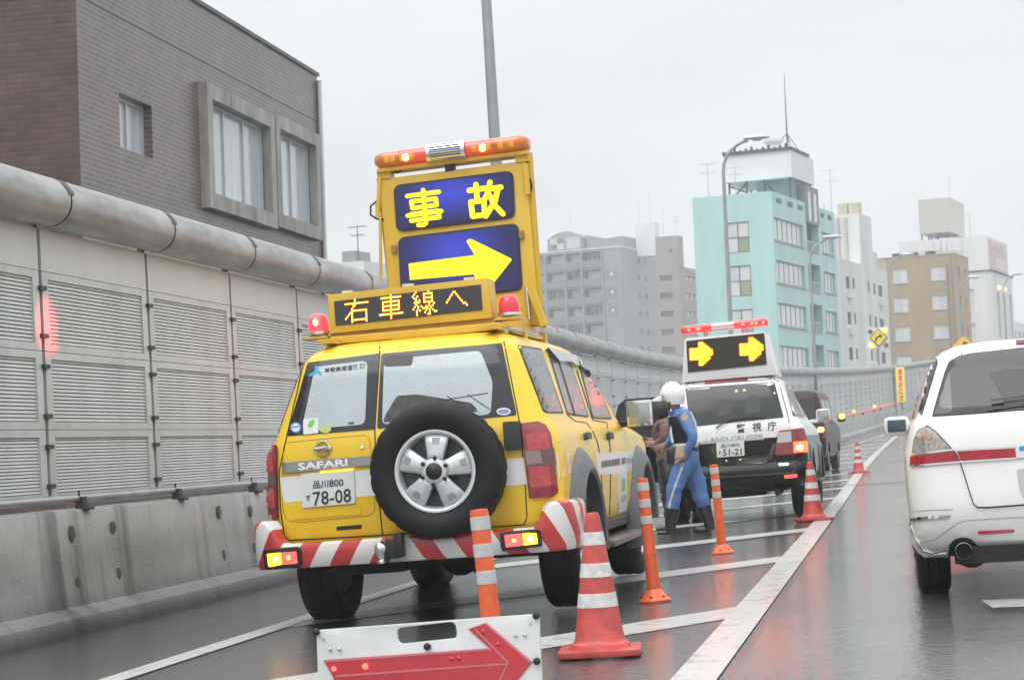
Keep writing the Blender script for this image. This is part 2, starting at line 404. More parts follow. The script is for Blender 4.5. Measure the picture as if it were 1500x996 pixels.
# ================================================================== CONCRETE BARRIER with rail
def sweep(prof, ys, x0, sgn=1, seg_gap=None):
    mb = MB(); rings = []
    for y in ys: rings.append(mb.verts([(x0 + wx(y) + sgn * px, y, gz(y) + z) for px, z in prof]))
    mb.skin(rings, True); return mb
BPROF = [(.12, -.02), (.135, .05), (.115, .115), (.05, .155), (.0, .175), (-.03, .5), (-.05, .81), (-.065, .83), (-.32, .83), (-.32, -.02)]
def conc_hook(nt, b, tc):
    N = nt.nodes.new; L = nt.links.new
    def noise(sc, scale, det=5):
        mp = N('ShaderNodeMapping'); mp.inputs['Scale'].default_value = sc; L(tc.outputs['Object'], mp.inputs[0])
        n = N('ShaderNodeTexNoise'); n.inputs['Scale'].default_value = scale; n.inputs['Detail'].default_value = det; n.inputs['Roughness'].default_value = .6; L(mp.outputs[0], n.inputs['Vector']); return n.outputs[0]
    def rng(s, a, b_, c, d):
        r = N('ShaderNodeMapRange'); r.inputs[1].default_value = a; r.inputs[2].default_value = b_; r.inputs[3].default_value = c; r.inputs[4].default_value = d; L(s, r.inputs[0]); return r.outputs[0]
    def mul(a, c):
        m = N('ShaderNodeMath'); m.operation = 'MULTIPLY'; L(a, m.inputs[0]); L(c, m.inputs[1]); return m.outputs[0]
    big = rng(noise((1, 1, 1), 1.4), .3, .7, .72, 1.22)
    run = rng(noise((1, 2.2, .13), 1.5, 6), .55, .70, 1.0, .40)      # water runs down the face
    sp = N('ShaderNodeSeparateXYZ'); L(tc.outputs['Object'], sp.inputs[0])
    low = rng(sp.outputs[2], .02, .30, .34, 1.0)                  # darker towards the foot
    fine = rng(noise((1, 1, 1), 45, 3), .25, .75, .85, 1.12)
    k = mul(mul(big, run), mul(low, fine))
    v = N('ShaderNodeVectorMath'); v.operation = 'SCALE'; v.inputs[0].default_value = (.375, .38, .372); L(k, v.inputs['Scale']); L(v.outputs[0], b.inputs['Base Color'])
    bp = N('ShaderNodeBump'); bp.inputs['Strength'].default_value = .45; bp.inputs['Distance'].default_value = .012; L(noise((1, 1, 1), 14, 6), bp.inputs['Height']); L(bp.outputs[0], b.inputs['Normal'])
m_barrier = mat('stained_concrete', (.37, .36, .325), .42, hook=conc_hook)
m_galv = mat('galvanised_steel', (.46, .47, .48), .35, metal=.6, noise=.15, nscale=5)
m_dark = mat('dark_steel', (.05, .05, .055), .45, noise=.2)
m_blk = mat('black_rubber', (.014, .014, .015), .55)
cb = thing('concrete_barrier', 'low stained concrete parapet with grey pipe rail beneath the louvred noise wall', 'barrier')
bys = fy(4, 42, 38) + fy(44, 150, 53)
o = sweep(BPROF, bys, -5.57).build('parapet', m_barrier, cb, 35)
rl = MB(); rl.tube([(-5.68 + wx(y), y, gz(y) + .905) for y in bys], .03, 8); rl.build('hand_rail', m_galv, cb, 60)
b0 = MB(); b0.box((0, 0, .04), (.06, .07, .09)); b0.box((.03, 0, .0), (.09, .12, .02)); b0.tube([(0, -.03, .075), (0, -.03, .13)], .008, 6)
br = b0.build('rail_bracket', m_dark, cb)
for i in range(32):
    c = br if i == 0 else br.copy()
    if i: COL.objects.link(c)
    y = 11.3 + 1.9 * i; c.location = (-5.66 + wx(y), y, gz(y) + .83)
p0 = MB()
p0.lathe([(.046, 0), (.046, .004), (.03, .007)], 14, Matrix.Rotation(R(88), 4, 'Y'), True, wob=lambda j, k: .006 * math.sin(k * 2.3) + .004 * math.sin(k * 5.1))
pl = p0.build('anchor_plug', mat('bolt_hole_stain', (.09, .09, .088), .6, noise=.3, nscale=40), cb, 40)
first = True
for y in (12.9, 13.65, 15.9, 16.75, 19.2, 20.1, 22.9, 23.8):
    for z in (.68, .33):
        c = pl if first else pl.copy()
        if not first: COL.objects.link(c)
        first = False; c.location = (-5.57 - (.03 if z < .5 else .045) + .012, y + random.uniform(-.03, .03), z + random.uniform(-.015, .015)); c.scale = (1, 1, random.uniform(1.0, 1.5)); c.rotation_euler.x = random.uniform(-.2, .2)

# ================================================================== NOISE BARRIER: louvred panels, white band, steel pipe cap
nb = thing('noise_barrier', 'tall grey noise wall of louvred panels topped by a fat steel pipe', 'wall')
m_louv = mat('louvred_aluminium', (.61, .63, .63), .42, metal=.15, noise=.16, nscale=1.6, streak=.25)
m_gap = mat('louvre_backing', (.62, .62, .61), .6)  # pale grey backing sheet behind the slats, also the bolt heads
m_wht = mat('pale_panel', (.66, .67, .67), .4, noise=.06, nscale=1.5, streak=.3)
def pipe_hook(nt, b, tc):
    N = nt.nodes.new; L = nt.links.new
    mp = N('ShaderNodeMapping'); mp.inputs['Scale'].default_value = (1, .3, 1.6); L(tc.outputs['Object'], mp.inputs[0])
    n = N('ShaderNodeTexNoise'); n.inputs['Scale'].default_value = 6; n.inputs['Detail'].default_value = 6; n.inputs['Roughness'].default_value = .65; L(mp.outputs[0], n.inputs['Vector'])
    r = N('ShaderNodeMapRange'); r.inputs[1].default_value = .3; r.inputs[2].default_value = .72; r.inputs[3].default_value = .55; r.inputs[4].default_value = 1.15; L(n.outputs[0], r.inputs[0])
    v = N('ShaderNodeVectorMath'); v.operation = 'SCALE'; v.inputs[0].default_value = (.44, .44, .43); L(r.outputs[0], v.inputs['Scale']); L(v.outputs[0], b.inputs['Base Color'])
    r2 = N('ShaderNodeMapRange'); r2.inputs[3].default_value = .45; r2.inputs[4].default_value = .28; L(n.outputs[0], r2.inputs[0]); L(r2.outputs[0], b.inputs['Roughness'])
m_pipe = mat('weathered_steel_pipe', (.44, .44, .43), .35, metal=.55, hook=pipe_hook)
m_tape = mat('black_joint_tape', (.03, .03, .032), .45, noise=.4, nscale=12)
PL = 1.95
def louvre_mesh(h):
    mb = MB(); y0, y1 = .0, PL; fr = .075
    # frame
    for (a, b, c, d) in ((y0, y1, 0, .05), (y0, y1, h - .05, h), (y0, y0 + .10, .05, h - .05), (y1 - .10, y1, .05, h - .05)):
        mb.box((-.015, (a + b) / 2, (c + d) / 2), (.05, b - a, d - c))
    n = 17; zz = .05; st = (h - .10) / n
    for i in range(n):
        z = zz + i * st
        q = mb.verts([(-.016, y0 + .1, z + st * .20), (-.016, y1 - .1, z + st * .20), (-.002, y1 - .1, z + st * .30), (-.002, y0 + .1, z + st * .30), (-.008, y0 + .1, z + st), (-.008, y1 - .1, z + st)])
        mb.face([q[0], q[1], q[2], q[3]]); mb.face([q[3], q[2], q[5], q[4]])
    bk = mb.verts([(-.022, y0 + .1, .05), (-.022, y1 - .1, .05), (-.022, y1 - .1, h - .05), (-.022, y0 + .1, h - .05)]); f = mb.face(bk); f.material_index = 1
    nf = len(mb.bm.faces)
    for z in (.022, h - .022):
        for i in range(9):
            y = .1 + (PL - .2) * i / 8; s = .008; vs = mb.verts([(.0125, y - s, z - s), (.0125, y + s, z - s), (.0125, y + s, z + s), (.0125, y - s, z + s)]); f = mb.face(vs); f.material_index = 1
    return mb
rows = [(.90, .485), (1.39, .535), (1.93, .55)]
protos = []
for z, h in rows:
    o = louvre_mesh(h).build('louvre_panel', [m_louv, m_gap], nb, fixn=False); protos.append(o)
mb = MB(); mb.box((-.01, PL / 2, .145), (.04, PL, .29))
for i in range(9):
    y = .08 + (PL - .16) * i / 8; s = .009; f = mb.face(mb.verts([(.0125, y - s, .03 - s), (.0125, y + s, .03 - s), (.0125, y + s, .03 + s), (.0125, y - s, .03 + s)])); f.material_index = 1
whp = mb.build('pale_top_panel', [m_wht, m_gap], nb, fixn=False)
mb = MB(); mb.box((-.03, 0, 1.85), (.04, .05, 1.95))
for z in (1.0, 1.27, 1.48, 1.82, 2.03, 2.36):
    mb.box((.0, 0, z), (.07, .024, .03)); mb.box((.012, -.03, z), (.05, .035, .03)); mb.box((.012, .03, z), (.05, .035, .03))
pst = mb.build('wall_post', m_dark, nb)
def pipe_mesh():
    mb = MB(); Rp = .168; M = Matrix.Translation((.10, .0, .0)) @ Matrix.Rotation(R(-90), 4, 'X')
    mb.lathe([(Rp, .012), (Rp, 1.988)], 28, M); nf = len(mb.bm.faces)
    mb.lathe([(Rp - .012, -.012), (Rp - .012, .012)], 28, M)
    mb.bm.faces.ensure_lookup_table()
    for f in mb.bm.faces[nf:]: f.material_index = 1
    # tape patch across the joint, on the upper front of the pipe
    a0, a1 = R(12), R(72); n = 6; rows_ = []
    for i in range(n + 1):
        a = a0 + (a1 - a0) * i / n; sk = .05 * math.sin(i * 1.9)
        rows_.append(mb.verts([(.10 + (Rp + .003) * math.cos(a), d + sk * .3, (Rp + .003) * math.sin(a)) for d in (-.05, .05)]))
    for p, q in zip(rows_[:-1], rows_[1:]):
        f = mb.face([p[0], p[1], q[1], q[0]]); f.material_index = 1
    return mb
pip = pipe_mesh().build('cap_pipe', [m_pipe, m_tape], nb, 60, fixn=False)
Y0 = 8.8; NB = 29
def bay_m(i):
    y = Y0 + 2 * i; h = math.atan2(wx(y + 2) - wx(y), 2.0); s = math.atan2(gz(y + 2) - gz(y), 2.0)
    return Matrix.Translation((-5.72 + wx(y), y, gz(y))) @ Matrix.Rotation(-h, 4, 'Z') @ Matrix.Rotation(s, 4, 'X')
items = [(protos[0], (0, .025, .90)), (protos[1], (0, .025, 1.39)), (protos[2], (0, .025, 1.93)), (whp, (0, .025, 2.485)), (pst, (0, 0, 0)), (pip, (0, 0, 2.945))]
far = {}
for i in range(NB + 42):
    for o, off in items:
        M = bay_m(i) @ Matrix.Translation(off)
        if i < NB:
            c = o if i == 0 else o.copy()
            if i: COL.objects.link(c)
            c.matrix_world = M
        else: far.setdefault(o.data.name, [o, []])[1].append(M)
for nm, (o, Ms) in far.items():
    mb = MB()
    for M in Ms:
        b2 = bmesh.new(); b2.from_mesh(o.data); b2.transform(M); mb.add(b2)
    q = mb.build(o.name.split('.')[0], list(o.data.materials), nb, fixn=False)
    q['kind'] = 'stuff'
    if 'pipe' in q.name:
        for p in q.data.polygons: p.use_smooth = True

# right-hand parapet of the viaduct
rp = thing('concrete_parapet', 'plain concrete parapet along the far side of the carriageway', 'barrier')
sweep(BPROF, fy(4, 42, 10) + fy(46, 150, 26), 7.9, -1).build('parapet', m_barrier, rp, 35)

# blinking guide lamps on the far barrier
m_amb = mat('amber_lamp_lit', (.9, .35, .03), .3, emit=2.2, ecol=(1, .42, .05))
m_red_l = mat('red_lamp_lit', (.9, .05, .04), .3, emit=4, ecol=(1, .08, .06))
for k, y in enumerate((84, 93, 102)):
    t = thing('guide_lamp', 'small amber guide lamp on the far concrete parapet along the bend', 'lamp', Matrix.Translation((-5.7 + wx(y), y, gz(y) + .83)), 'amber guide lamps on the parapet')
    mb = MB(); mb.lathe([(.06, .12), (.10, .15), (.105, .25), (.06, .31), (0.0, .32)], 12); mb.build('lens', m_amb, t, 50)
    mb = MB(); mb.lathe([(.05, 0), (.05, .13), (.14, .14), (.14, .16)], 10, None, True); mb.build('stand', m_dark, t)
t = thing('light_strip', 'red glowing light strip along the top of the far parapet', 'light strip')
mb = MB(); mb.tube([(-5.6 + wx(y), y, gz(y) + 1.0) for y in fy(88, 118, 15)], .035, 6); mb.build('tube', mat('red_strip_lit', (.8, .1, .1), .3, emit=.5, ecol=(1, .12, .1)), t)
mb = MB(); [mb.box((-5.6 + wx(y), y, gz(y) + .89), (.06, .06, .12)) for y in (88.5, 96, 104, 112, 117)]; mb.build('holder', m_dark, t)

# ================================================================== STREET LAMPS
m_pole = mat('painted_lamp_pole', (.33, .345, .35), .45, metal=.2, noise=.12, nscale=3)
m_head = mat('lamp_head_paint', (.55, .56, .56), .4)
m_lens = mat('lamp_glass', (.6, .62, .62), .15)
def street_lamp(x, y, h, arm, label, thick=.085, base=True, az=0, tilt=1.0):
    t = thing('street_lamp', label, 'street lamp', Matrix.Translation((x, y, gz(y) - .1)) @ Matrix.Rotation(R(tilt), 4, 'Y') @ Matrix.Rotation(az, 4, 'Z'), 'street lamps along the viaduct')
    mb = MB(); r1 = thick; r0 = thick * .60
    mb.tube([(0, 0, 0), (0, 0, h * .5), (0, 0, h - .9)], [r1, (r1 + r0) / 2, r0], 12); mb.build('pole', m_pole, t, 60)
    mb = MB(); mb.tube([(0, 0, h - .9)] + [(.9 * (1 - math.cos(a)), 0, h - .9 + .9 * math.sin(a)) for a in [R(k) for k in (15, 30, 45, 60, 72, 82)]] + [(arm, 0, h + .06)], r0 * .92, 10); mb.build('arm', m_pole, t, 60)
    mb = MB(); rings = []
    for u, w, hh in ((0, .05, .04), (.12, .10, .07), (.4, .15, .09), (.65, .13, .07), (.8, .05, .03)):
        rings.append(mb.verts([(arm - .1 + u, w * math.cos(a), h + .06 + hh * math.sin(a) * (1 if math.sin(a) > 0 else .7)) for a in [k * math.pi / 6 for k in range(12)]]))
    mb.skin(rings); hd = mb.build('lamp_head', m_head, t, 50)
    mb = MB(); mb.lathe([(.0, -.09), (.13, -.085), (.16, -.03)], 14, Matrix.Translation((arm + .32, 0, h + .06))); mb.build('lens', m_lens, hd, 60)
    if base:
        mb = MB(); mb.box((0, 0, 1.0), (.34, .34, 2.0), None, .02); mb.build('base_box', m_dark, t)
    return t
street_lamp(-5.98, 31.0, 12.3, 2.4, 'thick plain lamp pole rising behind the yellow sign board', .115, False, 0, -.1)
street_lamp(-4.83, 60.5, 9.95, .75, 'tall lamp whose curved arm crosses the white rooftop box of the mint building', .088, False)
street_lamp(-3.1, 80, 8.3, .62, 'lamp on a dark boxy base in front of the mint building', .078, True)
street_lamp(-.05, 112, 9.2, .75, 'lamp beside the curve sign with a rectangular bracket at its top', .075, False)
street_lamp(4.2, 128, 8.2, .7, 'lamp standing at the corner of the tan building', .085, False)
street_lamp(7.8, 143, 8.6, .7, 'lamp in front of the white hotel tower', .08, False)

# ================================================================== BUILDINGS
class Frame:
    def __init__(s, px, D, theta, tilt=1.2):
        p = PY(D).hit(*px); s.M = Matrix.Translation(p) @ Matrix.Rotation(R(tilt), 4, 'Y') @ Matrix.Rotation(R(theta), 4, 'Z'); s.I = s.M.inverted()
        s.zb = -9.2 - p.z
        s.F = lambda u, w, d: (u, d, w); s.S = lambda v, w, d: (-d, v, w)
    def front(s, x, y): q = s.I @ Plane(s.M.translation, s.M.to_3x3() @ Vector((0, 1, 0))).hit(x, y); return q.x, q.z
    def side(s, x, y): q = s.I @ Plane(s.M.translation, s.M.to_3x3() @ Vector((1, 0, 0))).hit(x, y); return q.y, q.z
def facade(mb, f, u0, u1, w0, w1, rects, rec):
    us = sorted(set([u0, u1] + [r[k] for r in rects for k in (0, 1)])); ws = sorted(set([w0, w1] + [r[k] for r in rects for k in (2, 3)]))
    us = [u for u in us if u0 <= u <= u1]; ws = [w for w in ws if w0 <= w <= w1]
    uvl = mb.bm.loops.layers.uv.verify()
    def quad(pts, uv):
        fc = mb.face(mb.verts(pts))
        for l, t in zip(fc.loops, uv): l[uvl].uv = t
    for a, b in zip(us[:-1], us[1:]):
        for c, d in zip(ws[:-1], ws[1:]):
            m, n = (a + b) / 2, (c + d) / 2
            if any(r[0] < m < r[1] and r[2] < n < r[3] for r in rects): continue
            quad([f(a, c, 0), f(b, c, 0), f(b, d, 0), f(a, d, 0)], [(a, c), (b, c), (b, d), (a, d)])
    for r in rects:
        a, b, c, d = r[:4]; e = r[4] if len(r) > 4 else rec
        quad([f(a, c, 0), f(b, c, 0), f(b, c, e), f(a, c, e)], [(a, c), (b, c), (b, c - e), (a, c - e)])
        quad([f(a, d, 0), f(b, d, 0), f(b, d, e), f(a, d, e)], [(a, d), (b, d), (b, d + e), (a, d + e)])
        quad([f(a, c, 0), f(a, d, 0), f(a, d, e), f(a, c, e)], [(a, c), (a, d), (a - e, d), (a - e, c)])
        quad([f(b, c, 0), f(b, d, 0), f(b, d, e), f(b, c, e)], [(b, c), (b, d), (b + e, d), (b + e, c)])
def fbox(mb, f, u0, u1, w0, w1, d0, d1):
    P = [f(u, w, d) for u in (u0, u1) for w in (w0, w1) for d in (d0, d1)]; v = mb.verts(P)
    for q in ((0, 1, 3, 2), (4, 6, 7, 5), (0, 4, 5, 1), (2, 3, 7, 6), (0, 2, 6, 4), (1, 5, 7, 3)): mb.face([v[i] for i in q])
def window(parent, f, r, nx, ny, mf, mg, rec=.12, bar=.05, panes=None, sill=None):
    a, b, c, d = r[:4]; mb = MB(); e = r[4] if len(r) > 4 else rec
    for (p, q, s, t) in ((a, b, c, c + bar), (a, b, d - bar, d), (a, a + bar, c + bar, d - bar), (b - bar, b, c + bar, d - bar)): fbox(mb, f, p, q, s, t, e - .06, e)
    for i in range(1, nx): u = a + (b - a) * i / nx; fbox(mb, f, u - bar / 2, u + bar / 2, c + bar, d - bar, e - .05, e)
    for j in range(1, ny): w = c + (d - c) * j / ny; fbox(mb, f, a + bar, b - bar, w - bar / 2, w + bar / 2, e - .045, e)
    if sill: fbox(mb, f, a - .08, b + .08, c - sill, c - .003, -.08, .06)
    o = mb.build('window', mf, parent, fixn=True)
    mb = MB()
    cells = [(i, j) for i in range(nx) for j in range(ny)]
    ms = mg if isinstance(mg, (list, tuple)) else [mg]
    for i, j in cells:
        u0, u1 = a + (b - a) * i / nx, a + (b - a) * (i + 1) / nx; w0, w1 = c + (d - c) * j / ny, c + (d - c) * (j + 1) / ny
        fc = mb.face(mb.verts([f(u0, w0, e - .015), f(u1, w0, e - .015), f(u1, w1, e - .015), f(u0, w1, e - .015)]))
        fc.material_index = (panes[(i + j * nx) % len(panes)] if panes else (i * 7 + j * 3) % len(ms))
    mb.build('pane', ms, o, fixn=False); return o
def shell(name, F, fu, sv, w1, fr, sr, m, parent, rec=.15, w0=None, fw=None):
    """four walls and roof; openings in the front (y=0) and the side (x=0)"""
    w0 = F.zb if w0 is None else w0; mb = MB()
    facade(mb, F.F, fu, 0, w0, w1, fr, rec); facade(mb, F.S, 0, sv, w0, w1, sr, rec)
    uvl = mb.bm.loops.layers.uv.verify()
    for pts in ([(fu, 0, w0), (fu, sv, w0), (fu, sv, w1), (fu, 0, w1)], [(fu, sv, w0), (0, sv, w0), (0, sv, w1), (fu, sv, w1)], [(fu, 0, w1), (0, 0, w1), (0, sv, w1), (fu, sv, w1)]):
        fc = mb.face(mb.verts(pts))
        for l, p in zip(fc.loops, pts): l[uvl].uv = (p[0] + p[1], p[2])
    return mb.build(name, m, parent, fixn=False)
def antenna(parent, x, y, z, h, m, yagi=True, r=.03):
    mb = MB(); mb.tube([(x, y, z), (x, y, z + h)], r, 6)
    if yagi:
        for k, (hh, L) in enumerate(((.95, 1.3), (.72, 1.0))):
            mb.tube([(x - L * .6, y, z + h * hh), (x + L * .6, y, z + h * hh)], r * .6, 5)
            for i in range(6): mb.tube([(x - L * .5 + L * .2 * i, y - .35, z + h * hh), (x - L * .5 + L * .2 * i, y + .35, z + h * hh)], r * .4, 4)
    return mb.build('antenna', m, parent)
m_glass = mat('window_glass', (.10, .115, .12), .06, spec=.7, noise=.3, nscale=.8)
m_curt = mat('curtained_glass', (.52, .57, .59), .12, noise=.12, nscale=5, coat=.6, streak=.1)
m_pale = mat('pale_blind_glass', (.62, .63, .62), .2, coat=.4, noise=.05)
m_alu = mat('aluminium_frame', (.55, .57, .58), .35, metal=.3)
m_dkframe = mat('dark_window_frame', (.10, .10, .10), .5)
def brick_hook(c1, c2, mort, sx, sy, var=.5):
    def h(nt, b, tc):
        N = nt.nodes.new; L = nt.links.new
        uv = N('ShaderNodeUVMap'); br = N('ShaderNodeTexBrick'); L(uv.outputs[0], br.inputs['Vector'])
        br.inputs['Color1'].default_value = (*c1, 1); br.inputs['Color2'].default_value = (*c2, 1); br.inputs['Mortar'].default_value = (*mort, 1)
        br.inputs['Scale'].default_value = 1; br.inputs['Brick Width'].default_value = sx; br.inputs['Row Height'].default_value = sy; br.inputs['Mortar Size'].default_value = .009; br.inputs['Mortar Smooth'].default_value = .2
        n = N('ShaderNodeTexNoise'); n.inputs['Scale'].default_value = .9; n.inputs['Detail'].default_value = 6; n.inputs['Roughness'].default_value = .65; L(uv.outputs[0], n.inputs['Vector'])
        r = N('ShaderNodeMapRange'); r.inputs[1].default_value = .3; r.inputs[2].default_value = .7; r.inputs[3].default_value = 1 - var; r.inputs[4].default_value = 1 + var; L(n.outputs[0], r.inputs[0])
        v = N('ShaderNodeVectorMath'); v.operation = 'SCALE'; L(br.outputs['Color'], v.inputs[0]); L(r.outputs[0], v.inputs['Scale']); L(v.outputs[0], b.inputs['Base Color'])
        bp = N('ShaderNodeBump'); bp.inputs['Strength'].default_value = .3; bp.inputs['Distance'].default_value = .01; bp.invert = True; L(br.outputs['Fac'], bp.inputs['Height']); L(bp.outputs[0], b.inputs['Normal'])
    return h
m_tile = mat('brown_brick_tile', (.12, .08, .07), .3, spec=.6, hook=brick_hook((.115, .055, .042), (.06, .034, .030), (.05, .042, .038), .24, .075, .4))
m_tile2 = mat('brown_tile_sky_sheen', (.14, .115, .11), .3, spec=.6, hook=brick_hook((.150, .108, .098), (.088, .070, .070), (.23, .21, .20), .22, .075, .2))  # side wall of the same tile, grazing sky sheen painted in as grey
m_rawconc = mat('weathered_window_surround', (.34, .33, .31), .7, noise=.35, nscale=3, streak=.4, bump=.2, bscale=12)
# --- brick building beside the road
F = Frame((115, 140), 26.5, 0); b = thing('brick_building', 'dark brown brick tiled building close behind the noise wall', 'building', F.M)
r1 = (1.52, 2.86, -.53, .30); r2 = (5.28, 8.45, -.80, .80); r3 = (9.05, 11.38, -.75, .86)
mb = MB(); facade(mb, F.F, -11, 0, F.zb, 2.4, [], .1); fw = mb.build('front_wall', m_tile, b, fixn=False)
r2 += (.07,); r3 += (.07,)
mb = MB(); facade(mb, F.S, 0, 12.15, F.zb, 2.4, [r1, r2, r3], .22); sw = mb.build('side_wall', m_tile2, b, fixn=False)
mb = MB(); mb.face(mb.verts([(-11, 0, 2.4), (0, 0, 2.4), (0, 12.15, 2.4), (-11, 12.15, 2.4)])); mb.face(mb.verts([(-11, 12.15, F.zb), (0, 12.15, F.zb), (0, 12.15, 2.4), (-11, 12.15, 2.4)])); mb.face(mb.verts([(-11, 0, F.zb), (-11, 12.15, F.zb), (-11, 12.15, 2.4), (-11, 0, 2.4)])); mb.build('roof', m_rawconc, b, fixn=False)
mb = MB(); fbox(mb, F.S, -.05, 12.2, 2.40, 2.47, -.04, .25); fbox(mb, F.F, -11, .0, 2.40, 2.47, -.04, .25); mb.build('parapet_cap', m_dkframe, b)
mb = MB(); mb.tube([(.05, 12.12, F.zb), (.05, 12.12, 2.3)], .05, 8); mb.build('downpipe', m_pale, b, 60)
mb = MB(); fbox(mb, F.S, 0, 12.14, 1.44, 1.455, -.004, .01); fbox(mb, F.F, -11, 0, 1.44, 1.455, -.004, .01); mb.build('movement_joint', m_blk, b)
for r, nx in ((r1, 2), (r2, 3), (r3, 2)): window(b, F.S, r, nx, 1, m_alu, m_curt, .2, .06)
for r in (r2, r3):
    a, bb, c, d = r[:4]; mb = MB(); k = .26
    for q in ((a - k, bb + k, c - k, c), (a - k, bb + k, d, d + k), (a - k, a, c, d), (bb, bb + k, c, d)): fbox(mb, F.S, *q, -.16, .03)
    mb.build('window_surround', m_rawconc, b)
# --- mint building
m_mint = mat('mint_render', (.40, .63, .605), .6, noise=.10, nscale=.6, streak=.25)
m_mintd = mat('teal_steel', (.18, .30, .32), .5)
m_whitew = mat('white_render', (.66, .66, .65), .6, noise=.14, nscale=.5, streak=.2)
m_tankw = mat('white_rooftop_cladding', (.72, .72, .72), .5, noise=.05, nscale=.4)
m_mesh = mat('dark_railing', (.05, .055, .065), .6)
F = Frame((1130, 280), 145, -13); b = thing('mint_building', 'mint green block with strip windows and a white rooftop box', 'building', F.M)
sr = []; 
for k in range(6):
    w = -1.85 - 3.12 * k; sr += [(.35, 8.1, w - 1.65, w), (9.1, 12.6, w - 2.0, w + .35, .7), (13.5, 17.1, w - 1.65, w)]
vents = [(1.0, 2.6, -.75, -.35), (4.0, 5.6, -.75, -.35), (6.8, 8.3, -.75, -.35), (13.3, 14.6, -.75, -.35), (15.4, 16.8, -.75, -.35)]
fr = [(-3.57, -1.83, -2.06 - 3.2 * k - 2.24, -2.06 - 3.2 * k) for k in range(6)]
shell('wall', F, -6.05, 17.65, 0, fr, sr + vents, m_mint, b, .25)
for r in fr[:5]: window(b, F.F, r, 2, 2, m_dkframe, [m_pale, m_curt, mat('green_blind', (.30, .33, .22), .4)], .1, .06, [0, 2, 1, 0])
for i, r in enumerate(sr[:15]):
    if i % 3 == 1:
        o = window(b, F.S, r, 2, 1, m_dkframe, m_glass, .7, .1)
        mb = MB(); v0, v1, w0, w1 = r[:4]
        for k in range(7): v = v0 + (v1 - v0) * k / 6; mb.tube([(-.1, v, w0), (-.1, v, w0 + .95)], .05, 5)
        mb.tube([(-.1, v0, w0 + .95), (-.1, v1, w0 + .95)], .05, 5); mb.build('balcony_rail', m_alu, b)
    else: window(b, F.S, r, 6 if i % 3 == 0 else 4, 1, mat('grey_mullion', (.30, .31, .31), .5), [m_pale, m_curt, m_curt], .2, .09, None, .12)
for r in vents:
    mb = MB(); v0, v1, w0, w1 = r
    for k in range(4): fbox(mb, F.S, v0, v1, w0 + (w1 - w0) * k / 4, w0 + (w1 - w0) * (k + .5) / 4, .05, .2)
    mb.build('vent', m_mintd, b)
mb = MB(); fbox(mb, F.F, -5.6, -.25, 1.75, 3.83, 6.5, 12.9); mb.build('rooftop_box', m_tankw, b)
mb = MB(); fbox(mb, F.F, -5.6, -.25, 3.832, 4.05, 6.3, 6.55); fbox(mb, F.F, -.45, -.15, 3.832, 4.05, 6.5, 11.5)
for k in range(12): fbox(mb, F.F, -5.6 + k * .45, -5.45 + k * .45, 4.05, 4.12 + .1 * (k % 3), 6.3, 6.5)
mb.build('roof_railing', m_mesh, b)
for u in (-5.3, -3.9, -2.5, -.5):
    for v in (6.8, 12.5): mb = MB(); mb.tube([(u, v, 0), (u, v, 1.76)], .09, 6); mb.build('support_post', m_mesh, b)
for p, q in (((-5.3, 6.8, .3), (-3.9, 6.8, 1.6)), ((-3.9, 6.8, .9), (-5.3, 6.8, 1.5)), ((-2.5, 6.8, 1.6), (-1.2, 6.8, .1))): mb = MB(); mb.tube([p, q], .08, 5); mb.build('support_brace', m_mesh, b)
mb = MB(); fbox(mb, F.F, -3.3, -.6, 0.003, 1.745, 7.4, 12.4); mb.build('penthouse', m_mintd, b)
mb = MB(); fbox(mb, F.S, 9.0, 12.8, -1.5, 1.4, -.05, 1.2); st = mb.build('stair_tower', mat('dark_stair_cladding', (.17, .19, .21), .5), b)
mb = MB(); fbox(mb, F.S, 9.6, 10.3, -1.3, .9, -.1, -.06); fbox(mb, F.S, 11.2, 11.9, -1.3, .9, -.1, -.06); mb.build('stair_glazing', m_curt, st)
mb = MB(); mb.lathe([(.75, 0), (.85, .25), (.6, .35), (.6, .6), (.8, .75), (.8, .95), (.5, 1.0)], 18, Matrix.Translation((-1.9, 7.6, 3.9)), True); mb.build('cooling_tower', m_tankw, b, 40)
mb = MB(); mb.tube([(-.9, 8, 3.9), (-.9, 8, 9.9)], [.07, .02], 6)
for dx, dy in ((-1.2, -1), (1.1, -1), (0, 1.5)): mb.tube([(-.9, 8, 5.3), (-.9 + dx, 8 + dy, 3.85)], .035, 5)
mb.build('antenna', m_dark, b)
antenna(b, -5.6, 2.5, .0, 2.9, m_galv); antenna(b, -3.0, 1.0, 0, 2.2, m_galv)
# --- white building
F = Frame((1258, 312), 172, -13); b = thing('white_building', 'plain white block with small windows and a tall lift shaft', 'building', F.M)
sr = []
for k in range(4):
    w = -5.75 - 2.95 * k; sr += [(-5.5, -4.3, w - 1.05, w), (-3.2, -2.6, w - .95, w), (2.0, 2.6, w - .95, w), (4.0, 4.7, w - 1.0, w), (5.7, 7.3, w - 1.1, w - .1)]
m_ww = m_whitew
mb = MB(); facade(mb, F.S, -9.5, 9.3, F.zb, -4.4, sr, .15)
for pts in ([(-8, 9.3, F.zb), (0, 9.3, F.zb), (0, 9.3, -4.4), (-8, 9.3, -4.4)], [(-8, -9.5, -4.4), (0, -9.5, -4.4), (0, 9.3, -4.4), (-8, 9.3, -4.4)], [(-8, -9.5, F.zb), (0, -9.5, F.zb), (0, -9.5, -4.4), (-8, -9.5, -4.4)]): mb.face(mb.verts(pts))
wl = mb.build('wall', m_ww, b, fixn=False)
for i, r in enumerate(sr[:20]): window(b, F.S, r, 2 if i % 5 in (0, 4) else 1, 1, m_dkframe, m_glass, .12, .06)
